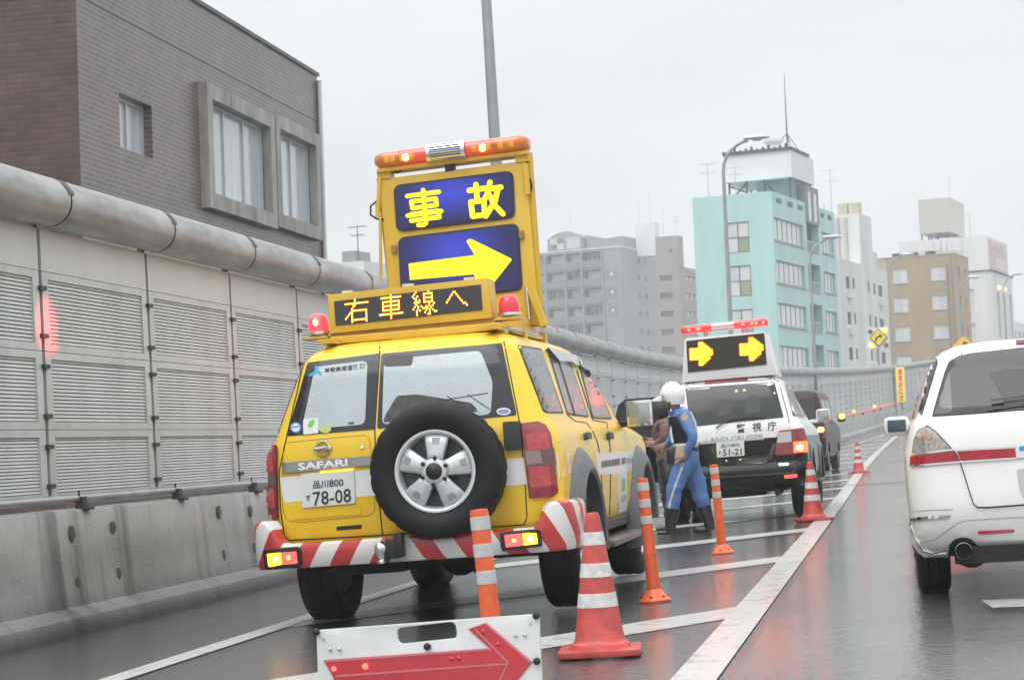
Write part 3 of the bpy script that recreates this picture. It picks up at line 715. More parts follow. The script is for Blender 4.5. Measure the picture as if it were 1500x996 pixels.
mb = MB(); fbox(mb, F.F, -3.2, -.02, -4.4, 0, .0, 4.4); fbox(mb, F.F, -3.2, -.02, -4.4, -3.0, 4.403, 6.0); sh = mb.build('lift_shaft', m_ww, b)
mb = MB(); 
for u in (-2.7, -1.9, -1.2): mb.tube([(u, -.1, -4.2), (u, -.1, -.3)], .16, 8)
mb.tube([(-2.95, -.2, -4.3), (-2.95, -.2, 1.0)], .05, 6); mb.build('flue', mat('beige_flue', (.5, .47, .42), .5), b, 60)
mb = MB(); fbox(mb, F.F, -1.95, -1.05, .03, 1.0, .3, 1.6); fbox(mb, F.F, -.98, -.1, .03, 1.0, .3, 1.6); mb.build('water_tank', mat('yellowed_tank', (.55, .52, .38), .5, noise=.1, nscale=2), b, None, .08)
antenna(b, -2.6, 1.0, .0, 4.2, m_galv)
for v, w in ((-4.9, -7.6), (-4.9, -10.6), (6.4, -7.7), (6.4, -10.7), (2.2, -13.4)):
    mb = MB(); fbox(mb, F.S, v - .45, v + .45, w, w + .6, -.38, -.02); mb.build('air_conditioner', m_tankw, b, None, .03)
mb = MB(); [mb.tube([(-.1, v, -4.4), (-.1, v, -3.5)], .04, 5) for v in (6.2, 7.0, 7.8, 8.6, 9.2)]; mb.tube([(-.1, 6.2, -3.5), (-.1, 9.2, -3.5)], .04, 5); mb.build('roof_railing', m_alu, b)
# --- tan building
m_tan = mat('tan_tile', (.36, .27, .165), .6, noise=.13, nscale=.6, streak=.25)
F = Frame((1397, 372), 200, -13); b = thing('tan_building', 'tan four storey apartment block with pale sliding windows', 'building', F.M)
fr = []; sr = []
for k in range(5):
    w = -1.1 - 2.88 * k; fr += [(-6.2, -4.68, w - 1.4, w), (-2.38, -.82, w - 1.35, w - .02)]; sr += [(1.6, 2.8, w - 1.3, w), (4.6, 5.6, w - 1.2, w - .1)]
shell('wall', F, -8.0, 7.2, 0, fr, sr, m_tan, b, .15)
for i, r in enumerate(fr): window(b, F.F, r, 2, 1, m_alu, [m_pale, m_curt] if i % 2 else [m_curt, m_pale], .12, .07, None, .1)
for r in sr: window(b, F.S, r, 2, 1, m_alu, m_glass, .12, .06)
mb = MB(); fbox(mb, F.F, -8.05, .05, .003, .12, -.06, .3); fbox(mb, F.S, .3, 7.2, .003, .12, -.06, .3); mb.build('parapet_cap', mat('tan_cap', (.40, .31, .21), .6), b)
mb = MB(); mb.tube([(-.75, -.12, F.zb), (-.75, -.12, -.9)], .09, 8); mb.tube([(-.3, -.1, F.zb), (-.3, -.1, -.2)], .07, 8); mb.build('downpipe', mat('brown_pipe', (.28, .23, .18), .5), b, 60)
mb = MB(); [fbox(mb, F.F, u, u + .9, .13, .5, .5, 1.2) for u in (-6.2, -4.6, -2.9)]; mb.build('roof_vent', m_mesh, b)
for k in range(4):
    w = -.6 - 2.88 * k
    for j in range(4): mb = MB(); fbox(mb, F.F, -2.1 + j * .28, -1.98 + j * .28, w, w + .12, -.06, .04); mb.build('vent_cover', mat('tan_vent', (.30, .23, .15), .6), b)
mb = MB(); fbox(mb, F.F, -9.4, -8.01, F.zb, -.6, .4, 6.5); mb.build('side_wing', mat('grey_side_wing', (.30, .29, .28), .6), b)
# --- hotel
F = Frame((1445, 345), 235, -13); b = thing('hotel', 'white hotel with rooftop letters and a beige cube on its roof', 'building', F.M)
sr = [(3.0, 4.4, -11.6, -6.3), (6.6, 8.0, -11.6, -6.3), (11.0, 12.4, -11.6, -6.3)]; fr = [(-3.9, -1.7, -8.9 - 4 * k, -6.1 - 4 * k) for k in range(3)]
mb = MB(); facade(mb, F.F, -10.2, 0, -4.0, 0, [], .1); facade(mb, F.S, 0, 13.3, -4.0, 0, [], .1); mb.face(mb.verts([(-10.2, 0, 0), (0, 0, 0), (0, 13.3, 0), (-10.2, 13.3, 0)])); mb.face(mb.verts([(-10.2, 0, -4), (-10.2, 13.3, -4), (-10.2, 13.3, 0), (-10.2, 0, 0)])); mb.build('upper_wall', m_tankw, b, fixn=False)
mb = MB(); f2 = lambda u, w, d: (u, d - .35, w); s2 = lambda v, w, d: (.35 - d, v, w)
facade(mb, f2, -10.2, .35, F.zb, -4.15, fr, .3); facade(mb, s2, -.35, 13.6, F.zb, -4.15, sr, .5); mb.build('lower_wall', m_whitew, b, fixn=False)
for r in fr: window(b, f2, r, 1, 2, m_alu, m_pale, .25, .08)
for r in sr: window(b, s2, r, 1, 4, m_dkframe, m_glass, .45, .1)
mb = MB(); fbox(mb, F.F, -10.2, .5, -4.14, -4.0, -.5, .3); fbox(mb, F.S, -.15, 13.7, -4.14, -4.0, -.5, .3); mb.build('ledge', m_mesh, b)
m_beige = mat('beige_cladding', (.53, .51, .46), .55, noise=.05, nscale=.4)
mb = MB(); fbox(mb, F.F, -7.7, -4.05, .75, 4.75, -.0, 8.5); mb.build('rooftop_cube', m_beige, b)
mb = MB(); [mb.tube([(u, v, 0), (u, v, .76)], .1, 5) for u in (-7.5, -6.4, -5.3, -4.3) for v in (.3, 4, 8)]; mb.build('cube_stand', m_mesh, b)
antenna(b, -4.4, 2, 4.75, 2.6, m_galv, False); antenna(b, -2.4, 3, 0, 3.2, m_galv); antenna(b, -5.9, -1.5, -2, 5.6, m_galv, False)
m_neon = mat('pale_sign_letters', (.80, .76, .77), .5); m_pink = mat('faded_pink_sign', (.62, .42, .42), .5, noise=.1)
flat_letters('sign_letters', 'HOTEL', lambda u, v: (-7.6 + 4.9 * u, -.9, -1.5 + 1.5 * v - .25 * u * 0), m_neon, b, .03)
mb = MB(); [mb.tube([(-7.5 + k * 1.2, -.8, -2.2), (-7.5 + k * 1.2, -.8, .1)], .05, 5) for k in range(5)]; mb.build('letter_stand', m_alu, b)
mb = MB(); fbox(mb, F.S, 1.2, 11.7, -3.8, -.35, -.14, -.003); sg = mb.build('wall_sign', m_pink, b)
mb = MB(); fbox(mb, F.S, 1.7, 11.2, -1.95, -.6, -.17, -.142); fbox(mb, F.S, 4.0, 11.2, -3.6, -2.2, -.17, -.142); mb.build('sign_field', mat('pale_sign_field', (.66, .56, .55), .5), sg)
flat_letters('sign_text', 'HOTEL', lambda u, v: (.18, 2.2 + 8.4 * u, -1.8 + 1.05 * v), mat('dull_red_paint', (.42, .22, .22), .5), sg, .02)
for v in (3.6, 7.2):
    mb = MB(); mb.lathe([(0, -.3), (.25, -.15), (.25, .15), (0, .3)], 10, Matrix.Translation((.5, v, -5.9))); mb.build('wall_lamp', mat('warm_wall_lamp', (.9, .75, .35), .4, emit=1.0, ecol=(1, .8, .35)), b, 60)
# --- grey apartments
m_apt = mat('grey_panel_concrete', (.27, .275, .28), .7, noise=.08, nscale=.3)
m_aptd = mat('darker_grey_panel', (.20, .21, .215), .7, noise=.08, nscale=.3)
F = Frame((908, 362), 300, -13.5, .9); b = thing('apartment_block', 'grey apartment block with stacked balconies and a vaulted rooftop room', 'building', F.M)
fr = []; cols = [(-15.2, -12.7), (-12.3, -9.4), (-9.0, -6.6), (-6.2, -3.2)]
for k in range(6):
    w = -.35 - 2.78 * k
    for a, c in cols: fr.append((a, c, w - 1.35, w, 1.2))
sr = [(6.6 + 3.0 * j, 8.1 + 3.0 * j, -1.0 - 2.78 * k - 1.0, -1.0 - 2.78 * k) for k in range(6) for j in (0, 1)]
shell('wall', F, -15.6, 17, 0, fr, sr, m_apt, b, .15)
for i, r in enumerate(fr[:24]): a, c, w0, w1, e = r; window(b, F.F, (a + .3, c - .3, w0 - .3, w1 - .15, 1.2), 3, 1, m_alu, [m_glass, m_curt, m_pale], 1.2, .09, [(i * 5 + j * 3) % 3 for j in range(3)])
for r in sr: window(b, F.S, r, 1, 1, m_dkframe, m_glass, .12, .08)
for k in range(6):
    w = -.35 - 2.78 * k
    mb = MB(); fbox(mb, F.F, -15.6, -3.0, w - 2.45, w - 1.36, -.22, -.003); mb.build('balcony_front', m_aptd, b)
mb = MB(); [fbox(mb, F.F, u - .12, u + .12, F.zb, -.1, -.35, -.225) for u in (-12.5, -9.2, -6.4, -3.0)]; mb.build('pilaster', m_apt, b)
for k in range(3):
    mb = MB(); fbox(mb, F.F, -2.35, -.75, -4.9 - 2.78 * k, -3.2 - 2.78 * k, -.06, -.003); d = mb.build('dark_panel', m_aptd, b)
    mb = MB(); fbox(mb, F.F, -1.75, -1.35, -4.2 - 2.78 * k, -3.8 - 2.78 * k, -.10, -.063); mb.build('skylight', m_tankw, d)
mb = MB(); fbox(mb, F.F, -15.6, 0.1, .003, .22, -.1, .3); fbox(mb, F.S, .31, 17, .003, .22, -.1, .3); mb.build('parapet_cap', m_whitew, b)
mb = MB(); n = 10; ring = [(-12.4 + 5.9 * i / n, 2.2 + 1.05 * math.sin(math.pi * (i / n))) for i in range(n + 1)]
mb.extrude([[(-12.4, .22)] + ring + [(-6.5, .22)]], lambda u, w: (u, 1.0, w), lambda u, w: (u, 8, w)); vt = mb.build('vaulted_room', m_apt, b)
window(vt, lambda u, w, d: (u, d + .9, w), (-11.9, -9.6, .5, 2.3), 2, 2, m_alu, [m_glass, m_curt], .06, .08); window(vt, lambda u, w, d: (u, d + .9, w), (-9.2, -6.9, .5, 2.3), 2, 2, m_alu, [m_curt], .06, .08)
mb = MB(); mb.extrude([[(-6.3, .22), (-6.3, 2.5), (-3, 1.7), (-.3, 1.9), (-.3, .22)]], lambda u, w: (u, 2, w), lambda u, w: (u, 9, w)); mb.build('roof_parapet', m_apt, b)
mb = MB(); fbox(mb, F.F, -.1, 3.2, -1, 4.1, 7.2, 9.0); mb.build('lift_tower', m_tankw, b)
mb = MB(); fbox(mb, F.S, 6, 13, .223, 1.2, 1.0, 3); mb.build('plant_room', m_apt, b)
antenna(b, -9.2, 3, 3.2, 3.6, m_galv, False); antenna(b, .3, 8, 4.1, 3.4, m_galv); antenna(b, 2.2, 8, 4.1, 4.8, m_galv, False)
# --- office tower behind
m_off = mat('brownish_concrete', (.28, .26, .25), .7, noise=.08, nscale=.3)
F = Frame((993, 345), 270, -13); b = thing('office_block', 'brownish grey office block with ribbon windows and a stair tower', 'building', F.M)
fr = [(-2.9, -1.1, -6.1 - 2.45 * k, -5.3 - 2.45 * k) for k in range(5)]; 
mb = MB(); fbox(mb, F.F, -3.3, 0, -4.6, 0, 0, 2.0); tw = mb.build('stair_tower', m_off, b)
mb = MB(); fbox(mb, F.F, -1.3, -1.0, -2.2, -1.7, -.05, .0); mb.build('tower_window', m_mesh, tw)
sr = [(2.3, 7.8, -6.1 - 2.45 * k, -5.3 - 2.45 * k) for k in range(5)]
mb = MB(); facade(mb, F.F, -3.3, 0, F.zb, -4.603, fr, .3); facade(mb, F.S, 0, 12, F.zb, -4.2, sr, .3); mb.face(mb.verts([(-3.3, 0, -4.3), (0, 0, -4.3), (0, 12, -4.3), (-3.3, 12, -4.3)])); mb.build('wall', m_off, b, fixn=False)
for r in fr: window(b, F.F, r, 2, 1, m_dkframe, m_glass, .28, .06)
for i, r in enumerate(sr): window(b, F.S, r, 6, 1, m_dkframe, [m_glass, m_curt, m_glass, m_pale], .28, .08)
antenna(b, -2.4, 1, 0, 4.2, m_galv, False); antenna(b, -.6, 1, 0, 2.8, m_galv)
# --- small distant building and low far block
F = Frame((533, 382), 150, -13); b = thing('small_building', 'small pale rooftop with a tall antenna beside the brick building', 'building', F.M)
shell('wall', F, -2.4, 6, 0, [], [], m_whitew, b); mb = MB(); fbox(mb, F.F, -2.2, -1.0, .003, .9, .5, 3); mb.build('roof_room', m_apt, b); antenna(b, -.75, .5, 0, 2.9, m_dark, True, .045)
F = Frame((1482, 470), 300, -13); b = thing('low_block', 'low pale block at the end of the row past the hotel', 'building', F.M)
sr = []; shell('wall', F, -6, 40, 0, [], [(1 + 4 * k, 3.5 + 4 * k, -3, -1.4) for k in range(8)], m_whitew, b)
for k in range(8): window(b, F.S, (1 + 4 * k, 3.5 + 4 * k, -3, -1.4), 2, 1, m_alu, m_glass, .12, .06)

# ================================================================== VEHICLES
def ring_pts(z, yr, yf, hw, rr, rf, crown=.03, fcrown=.05, k=5, c=6, s=14):
    """one closed horizontal outline of a car body (right half then mirrored)"""
    half = []
    for i in range(k): x = (hw - rr) * i / k; half.append((x, yr + crown * (x / hw) ** 2 * 1.0))
    y0 = yr + crown * ((hw - rr) / hw) ** 2
    for i in range(c + 1):
        a = math.pi / 2 * i / c; half.append((hw - rr + rr * math.sin(a), y0 + rr * (1 - math.cos(a))))
    ya, yb = y0 + rr, yf - rf - fcrown
    for i in range(1, s): half.append((hw, ya + (yb - ya) * i / s))
    for i in range(c + 1):
        a = math.pi / 2 * i / c; half.append((hw - rf + rf * math.cos(a), yb + rf * math.sin(a)))
    for i in range(1, k + 1): t = i / k; x = (hw - rf) * (1 - t); half.append((x, yf - fcrown * (x / hw) ** 2 * 1.0))
    pts = [Vector((x, y, z)) for x, y in half]
    return pts + [Vector((-p.x, p.y, p.z)) for p in pts[-2:0:-1]]
def car_body(name, rings, mats, parent, arches=(), arch_r=.46, crown=.03, top=.02, zsplit=None):
    mb = MB(); rs = [mb.verts(ring_pts(*r, crown=crown)) for r in rings]; mb.skin(rs, False)
    z, yr, yf, hw = rings[-1][:4]; ct = mb.bm.verts.new((0, (yr + yf) / 2, z + top)); n = len(rs[-1])
    for i in range(n): mb.face([rs[-1][i], rs[-1][(i + 1) % n], ct])
    mb.face(rs[0][::-1])
    o = mb.build(name, mats, parent, 34)
    if arches:
        cutb = MB()
        for y, z in arches: cutb.lathe([(arch_r, -1.3), (arch_r, 1.3)], 36, Matrix.Translation((0, y, z)) @ Matrix.Rotation(R(90), 4, 'Y'), True)
        co = cutb.build('cut', mats[-1] if isinstance(mats, (list, tuple)) else mats); co.matrix_world = FR[parent.name]
        o.data.materials.append(m_blk)
        md = o.modifiers.new('b', 'BOOLEAN'); md.object = co; md.operation = 'DIFFERENCE'; md.solver = 'EXACT'; evaluated(o); bpy.data.objects.remove(co)
        for p in o.data.polygons:
            c = p.center
            for y, z in arches:
                if abs(math.hypot(c.y - y, c.z - z) - arch_r) < .02 and abs(p.normal.x) < .3: p.material_index = len(o.data.materials) - 1
    return o
m_tyre = mat('tyre_rubber', (.009, .009, .0095), .6, noise=.3, nscale=20, spec=.3)
m_rim = mat('silver_alloy', (.66, .67, .68), .42, metal=.45, noise=.08, nscale=30)
m_rimd = mat('rim_recess', (.10, .10, .105), .5, metal=.3)
m_chrome = mat('chrome', (.75, .76, .78), .08, metal=1.0)
m_plast = mat('black_plastic', (.013, .013, .014), .45, noise=.2, nscale=30)
m_gplast = mat('grey_flare_plastic', (.13, .135, .14), .5, noise=.12, nscale=14, bump=.1, bscale=90)
m_under = mat('dark_underbody', (.012, .012, .012), .8)
m_plate = mat('plate_white', (.72, .73, .71), .35, bump=.05)
m_ptext = mat('plate_green', (.02, .05, .035), .5)
def tyre_mesh(r, w, rim_r):
    mb = MB(); h = w / 2
    prof = [(rim_r - .005, -h * .62), (rim_r + .01, -h * .80), (rim_r + (r - rim_r) * .45, -h * 1.0), (r - .035, -h * .95), (r - .012, -h * .82), (r, -h * .66), (r, -h * .36), (r - .012, -h * .33), (r - .012, -h * .27), (r + .001, -h * .24), (r + .001, 0)]
    prof = prof + [(a, -b) for a, b in prof[-2::-1]]; M = Matrix.Rotation(R(90), 4, 'Y'); seg = 96
    def wob(j, k):
        jj = min(j, len(prof) - 1 - j); sh = k + (2 if j > 10 else 0)
        if jj in (4, 5): return -.007 if (sh % 4) == 0 else 0
        if jj in (6, 9, 10): return -.007 if ((sh + jj) % 4) == 1 else 0
        return 0
    mb.lathe(prof, seg, M, False, wob); return mb
def rim_mesh(r, w, spokes=5, style=0):
    """outer face towards +x"""
    mb = MB(); M = Matrix.Rotation(R(90), 4, 'Y'); d = w * .38
    mb.lathe([(r + .004, d), (r - .012, d + .004), (r - .022, d - .012), (r - .034, d - .05), (r - .04, -w * .35)], 48, M)
    lip = len(mb.bm.faces)
    mb.lathe([(r - .04, d - .085), (.05, d - .095), (0, d - .095)], 36, M); mb.bm.faces.ensure_lookup_table()
    for f in mb.bm.faces[lip:]: f.material_index = 1
    for k in range(spokes):
        a = 2 * math.pi * k / spokes + math.pi / 2; ca, sa = math.cos(a), math.sin(a); rings = []
        for rr, hw, dd in ((.055, .046, .022), (.11, .054, .012), (.17, .070, .002), (r - .028, .080, -.012)):
            rings.append([(d + dd, rr, -hw * .8), (d + dd, rr, hw * .8), (d + dd - .012, rr, hw), (d - .07, rr, hw * .9), (d - .07, rr, -hw * .9), (d + dd - .012, rr, -hw)])
        vr = [mb.verts([(x, ca * y - sa * z, sa * y + ca * z) for x, y, z in g]) for g in rings]; mb.skin(vr)
        # recess window near the rim, bolts between spokes
        n0 = len(mb.bm.faces)
        v = mb.verts([(d + t, ca * y - sa * z, sa * y + ca * z) for t, y, z in ((.003, .165, -.022), (.003, .165, .022), (-.0055, r - .045, .026), (-.0055, r - .045, -.026))]); mb.face(v); mb.bm.faces.ensure_lookup_table(); mb.bm.faces[-1].material_index = 2
    mb.lathe([(.085, d - .02), (.085, d + .012), (.072, d + .024), (.052, d + .026)], 30, M)
    n0 = len(mb.bm.faces); mb.lathe([(.052, d + .028), (.046, d + .04), (.0, d + .042)], 24, M)
    for k in range(6):
        a = 2 * math.pi * k / 6 + .5; mb.lathe([(.012, 0), (.012, .02), (0, .022)], 8, Matrix.Translation((d + .016, .082 * math.cos(a), .082 * math.sin(a))) @ M)
    mb.bm.faces.ensure_lookup_table()
    for f in mb.bm.faces[n0:]: f.material_index = 3
    return mb
RIMM = [m_rim, m_rimd, mat('rim_inset', (.35, .36, .37), .4, metal=.5), m_plast]
def wheels(root, pts, r, w, rim_r):
    first = None
    for x, y in pts:
        if first is None:
            first = tyre_mesh(r, w, rim_r).build('wheel', m_tyre, root, 50); o = first; q = rim_mesh(rim_r, w).build('rim', RIMM, o, 40, fixn=False); rim0 = q
        else:
            o = first.copy(); COL.objects.link(o); q = rim0.copy(); COL.objects.link(q); q.parent = o
        o.location = (x, y, r - .005)
        if x < 0: o.rotation_euler.z = math.pi
def glass_hook(fc=(.30, .33, .34)):
    return droplets(120, .5)
m_pglass = mat('wet_tinted_glass', (.022, .025, .028), .1, spec=.5, hook=droplets(60, .16))
m_sglass = mat('rain_beaded_side_glass', (.09, .10, .105), .16, spec=.6, hook=droplets(48, .6))
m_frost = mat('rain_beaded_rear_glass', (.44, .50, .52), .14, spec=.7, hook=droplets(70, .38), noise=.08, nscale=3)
m_seam = mat('panel_gap', (.03, .028, .02), .7)
m_lred = mat('tail_lamp_red', (.26, .010, .016), .12, coat=1.0, noise=.2, nscale=30)
m_lsmk = mat('tail_lamp_smoked', (.13, .045, .045), .15, coat=1.0)
m_lredlit = mat('tail_lamp_red_lit', (.8, .05, .05), .2, emit=1.6, ecol=(1, .10, .08), coat=.5)
m_lamblit = mat('indicator_lit', (1, .5, .03), .2, emit=3.2, ecol=(1, .48, .02))
m_hot = mat('lamp_filament_lit', (1, .9, .5), .3, emit=9, ecol=(1, .8, .3))
m_clear = mat('clear_lens', (.55, .55, .55), .1, coat=.8)
m_yel = mat('road_patrol_yellow', (.86, .565, .018), .3, coat=.3, noise=.07, nscale=2.2, streak=.35, hook=droplets(150, .12))
m_yel2 = mat('sign_yellow_paint', (.66, .43, .045), .38, noise=.10, nscale=4, streak=.4)
m_wpaint = mat('white_car_paint', (.80, .80, .79), .22, coat=.4, noise=.03, nscale=1.2, hook=droplets(150, .1))
m_bpaint = mat('black_car_paint', (.007, .007, .008), .18, coat=.2, spec=.35, hook=droplets(150, .1))
m_blacktxt = mat('black_lettering', (.03, .03, .035), .6)

# ------------------------------------------------------------------ yellow road patrol car with sign boards
PM = Matrix.Translation((-3.03, 12.1, 0)) @ Matrix.Rotation(R(-.9), 4, 'Y')
pc = thing('patrol_car', 'yellow road patrol four wheel drive carrying lit sign boards and a rear spare wheel', 'car', PM)
prings = [(.44, .22, 4.62, 0.869, .14, .3), (.52, .14, 4.78, 0.925, .15, .3), (.62, .115, 4.84, 0.956, .16, .3), (.80, .105, 4.86, 0.967, .16, .3), (1.0, .105, 4.85, 0.967, .17, .3), (1.10, .11, 4.76, 0.956, .17, .3),
          (1.155, .118, 4.2, 0.943, .17, .25), (1.185, .122, 3.85, 0.925, .17, .2), (1.215, .13, 3.66, 0.908, .17, .2), (1.30, .15, 3.55, 0.879, .17, .2), (1.45, .185, 3.36, 0.822, .17, .2), (1.60, .225, 3.14, 0.765, .17, .2),
          (1.70, .262, 2.98, 0.726, .17, .2), (1.755, .295, 2.86, 0.695, .18, .22), (1.79, .34, 2.74, 0.651, .2, .25), (1.815, .41, 2.62, 0.589, .22, .28), (1.83, .52, 2.45, 0.507, .25, .3)]
pb = car_body('body', prings, [m_yel], pc, [(1.0, .40), (3.97, .40)], .475)
PS = Skin((pb, PM))
K = lambda pts, ox, oy, s: [(ox + x / s, oy + y / s) for x, y in pts]
c1 = lambda *p: K(p, 360, 440, 4.98)
c4 = lambda *p: K(p, 350, 560, 2.284)
c3 = lambda *p: K(p, 480, 400, 5.77)
c2 = lambda *p: K(p, 530, 180, 3.83)
# white band round the body
lay('white_band', PS, c4((137, 318), (455, 290), (555, 283), (900, 256), (952, 252), (964, 340), (905, 346), (560, 374), (460, 378), (150, 402)), m_wpaint, pc, .002)
lay('white_band', PS, [(815, 662), (833, 662), (836, 692), (818, 700)], m_wpaint, pc, .002, mirror=0)
# rear glass
g1 = lay('rear_window', PS, rpoly(c1((455, 455), (975, 388), (945, 940), (300, 990)), 3), m_pglass, pc, .004)
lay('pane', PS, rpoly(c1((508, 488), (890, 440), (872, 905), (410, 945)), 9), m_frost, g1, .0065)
g2 = lay('rear_window', PS, rpoly([(558.5, 518.5), (735, 503), (757, 608), (552.5, 628)], 4), m_pglass, pc, .004)
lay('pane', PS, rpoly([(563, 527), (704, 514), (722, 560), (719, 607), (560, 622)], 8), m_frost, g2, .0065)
lay('headrest', PS, rpoly([(563, 522), (606, 520), (604, 536), (563, 538)], 5), mat('seat_grey', (.10, .09, .09), .6), g2, .0075)
lay('cargo', PS, rpoly([(561, 619), (566, 606), (582, 580), (612, 578), (650, 584), (690, 590), (700, 600), (690, 607)], 4), mat('dark_luggage', (.06, .06, .06), .6, noise=.4, nscale=30), g2, .0075)
for a, b2 in (((640, 588), (715, 576)), ((655, 580), (690, 604)), ((685, 578), (718, 600)), ((640, 590), (700, 603))): seam('cargo_bar', PS, [a, b2], 1.3, m_plast, g2, .008)
# window writing and stickers
letters('company_lettering', PS, '首都高速道路', c1((577, 498), (822, 468), (822, 508), (577, 530)), m_blacktxt, g1, .02, .008)
letters('company_lettering', PS, '株式', c1((832, 464), (872, 459), (872, 478), (832, 482)), m_blacktxt, g1, .0, .008)
letters('company_lettering', PS, '会社', c1((832, 484), (872, 480), (872, 500), (832, 503)), m_blacktxt, g1, .0, .008)
lay('emblem', PS, c1((510, 478), (530, 478), (532, 510), (558, 535), (545, 555), (525, 530), (505, 545), (465, 562), (472, 540), (505, 522)), mat('emblem_blue', (.02, .32, .60), .4), g1, .0085)
lay('sticker', PS, rpoly(c1((422, 870), (530, 860), (532, 968), (424, 980)), 1), m_plate, g1, .008)
lay('leaf_mark', PS, rpoly(c1((455, 905), (480, 872), (505, 872), (505, 900), (485, 925), (462, 932)), 2), mat('sticker_green', (.15, .55, .08), .4), g1, .0095)
lay('sticker', PS, [(434 + 8 * math.cos(a), 626.5 + 8.2 * math.sin(a)) for a in [k * math.pi / 8 for k in range(16)]], mat('sticker_navy', (.10, .18, .42), .4), g1, .008)
lay('sticker_field', PS, [(434 + 6.2 * math.cos(a), 626.5 + 6.2 * math.sin(a)) for a in [k * math.pi / 8 for k in range(16)]], m_plate, g1, .009)
lay('sticker_bar', PS, [(428.5, 624.8), (439.5, 623.8), (439.5, 626.3), (428.5, 627.3)], mat('emblem_blue', (.02, .32, .60), .4), g1, .0095)
lay('sticker', PS, [(476.5 + 9 * math.cos(a), 629 + 5.5 * math.sin(a)) for a in [k * math.pi / 8 for k in range(16)]], mat('sticker_lime', (.50, .56, .16), .4), g1, .008)
lay('sticker', PS, [(738 + 10.5 * math.cos(a), 603 + 5.5 * math.sin(a)) for a in [k * math.pi / 8 for k in range(16)]], m_plate, g2, .008)
lay('sticker_field', PS, [(738 + 8.5 * math.cos(a), 603 + 3.2 * math.sin(a)) for a in [k * math.pi / 8 for k in range(16)]], mat('sticker_blue', (.18, .28, .42), .4), g2, .009)
letters('vent_text', PS, '---', [(511, 619), (519, 618), (519, 621), (511, 622)], m_blacktxt, g1, .02, .008)
# tailgate gaps
seam('tailgate_gap', PS, [(445, 532), (420, 640), (409, 690), (411, 745), (417, 786), (424, 791), (480, 788), (560, 783.5), (640, 778), (768, 768), (772, 757), (768, 690), (760, 612), (738, 500)], 1.8, m_seam, pc)
seam('roof_gap', PS, [(449, 527), (462, 512), (478, 506), (556, 499), (640, 492), (710, 486), (724, 489), (735, 503)], 1.3, m_seam, pc)
seam('door_gap', PS, [(556.5, 502), (556, 520), (549, 630), (551, 690), (560.5, 783)], 2.0, m_seam, pc)
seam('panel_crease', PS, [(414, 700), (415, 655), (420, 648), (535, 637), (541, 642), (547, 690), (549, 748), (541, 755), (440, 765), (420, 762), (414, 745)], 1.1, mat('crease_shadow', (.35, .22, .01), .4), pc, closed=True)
# bar, logo, lettering, plate
cb_ = lay('chrome_bar', PS, rpoly(c4((147, 269), (441, 246), (444, 276), (150, 304)), 1.5), mat('dark_road_chrome', (.30, .30, .31), .14, metal=1.0), pc, .018, base=-.002)  # plain chrome, the dark road it mirrors put into its colour
letters('model_lettering', PS, 'SAFARI', c4((200, 270), (366, 255), (367, 279), (203, 294)), mat('chrome_letters', (.85, .85, .86), .35), cb_, .03, .021)
lg = MB(); 
def onskin(S, x, y, parent, off=0.0):
    p, n = S.cast(x, y); IL = to_local(parent); return IL @ (p + n * off), (IL.to_3x3() @ n).normalized()
def facing(S, x, y, parent, off=0.0):
    p, n = onskin(S, x, y, parent, off); return Matrix.Translation(p) @ n.to_track_quat('Z', 'Y').to_matrix().to_4x4()
M = facing(PS, 473.5, 657, pc, .008)
lg.lathe([(.040, 0), (.040, .01), (.046, .016), (.052, .01), (.052, 0)], 26, M); lg.box(M @ Vector((0, 0, .012)), (.118, .012, .022), None, .003)
em = lg.build('badge', m_chrome, pc, 50)
letters('badge_text', PS, 'NISSAN', [(464.5, 654.8), (482.5, 653), (482.5, 658.8), (464.5, 660.6)], m_blacktxt, em, .01, .026)
kb = MB(); kb.lathe([(.012, 0), (.012, .008), (0, .009)], 12, facing(PS, 531, 655, pc, .0)); kb.build('lock', m_chrome, pc, 40)
pl_ = lay('number_plate', PS, rpoly(c4((210, 306), (386, 291), (391, 403), (215, 419)), 1), m_plate, pc, .016, 8)
letters('plate_area', PS, '品川', c4((250, 330), (302, 326), (302, 352), (251, 356)), m_ptext, pl_, .02, .018)
letters('plate_area', PS, '800', c4((304, 325), (352, 322), (353, 346), (305, 350)), m_ptext, pl_, .02, .018)
letters('plate_number', PS, '78-08', c4((249, 366), (377, 353), (379, 400), (252, 412)), m_ptext, pl_, .012, .018)
letters('plate_kana', PS, 'す', c4((226, 377), (242, 375), (243, 396), (228, 398)), m_ptext, pl_, .02, .018)
lay('plate_lamp', PS, c4((275, 298), (385, 289), (385, 294), (276, 303)), mat('plate_lamp_lit', (1, .6, .1), .3, emit=2.5, ecol=(1, .45, .03)), pc, .02, base=0)
lay('tow_label', PS, c4((327, 482), (411, 475), (411, 488), (328, 495)), m_plast, pc, .004)
lay('plate_recess', PS, rpoly(c4((180, 425), (405, 405), (408, 420), (410, 440), (190, 458)), 3), m_yel, pc, .006, base=-.002)
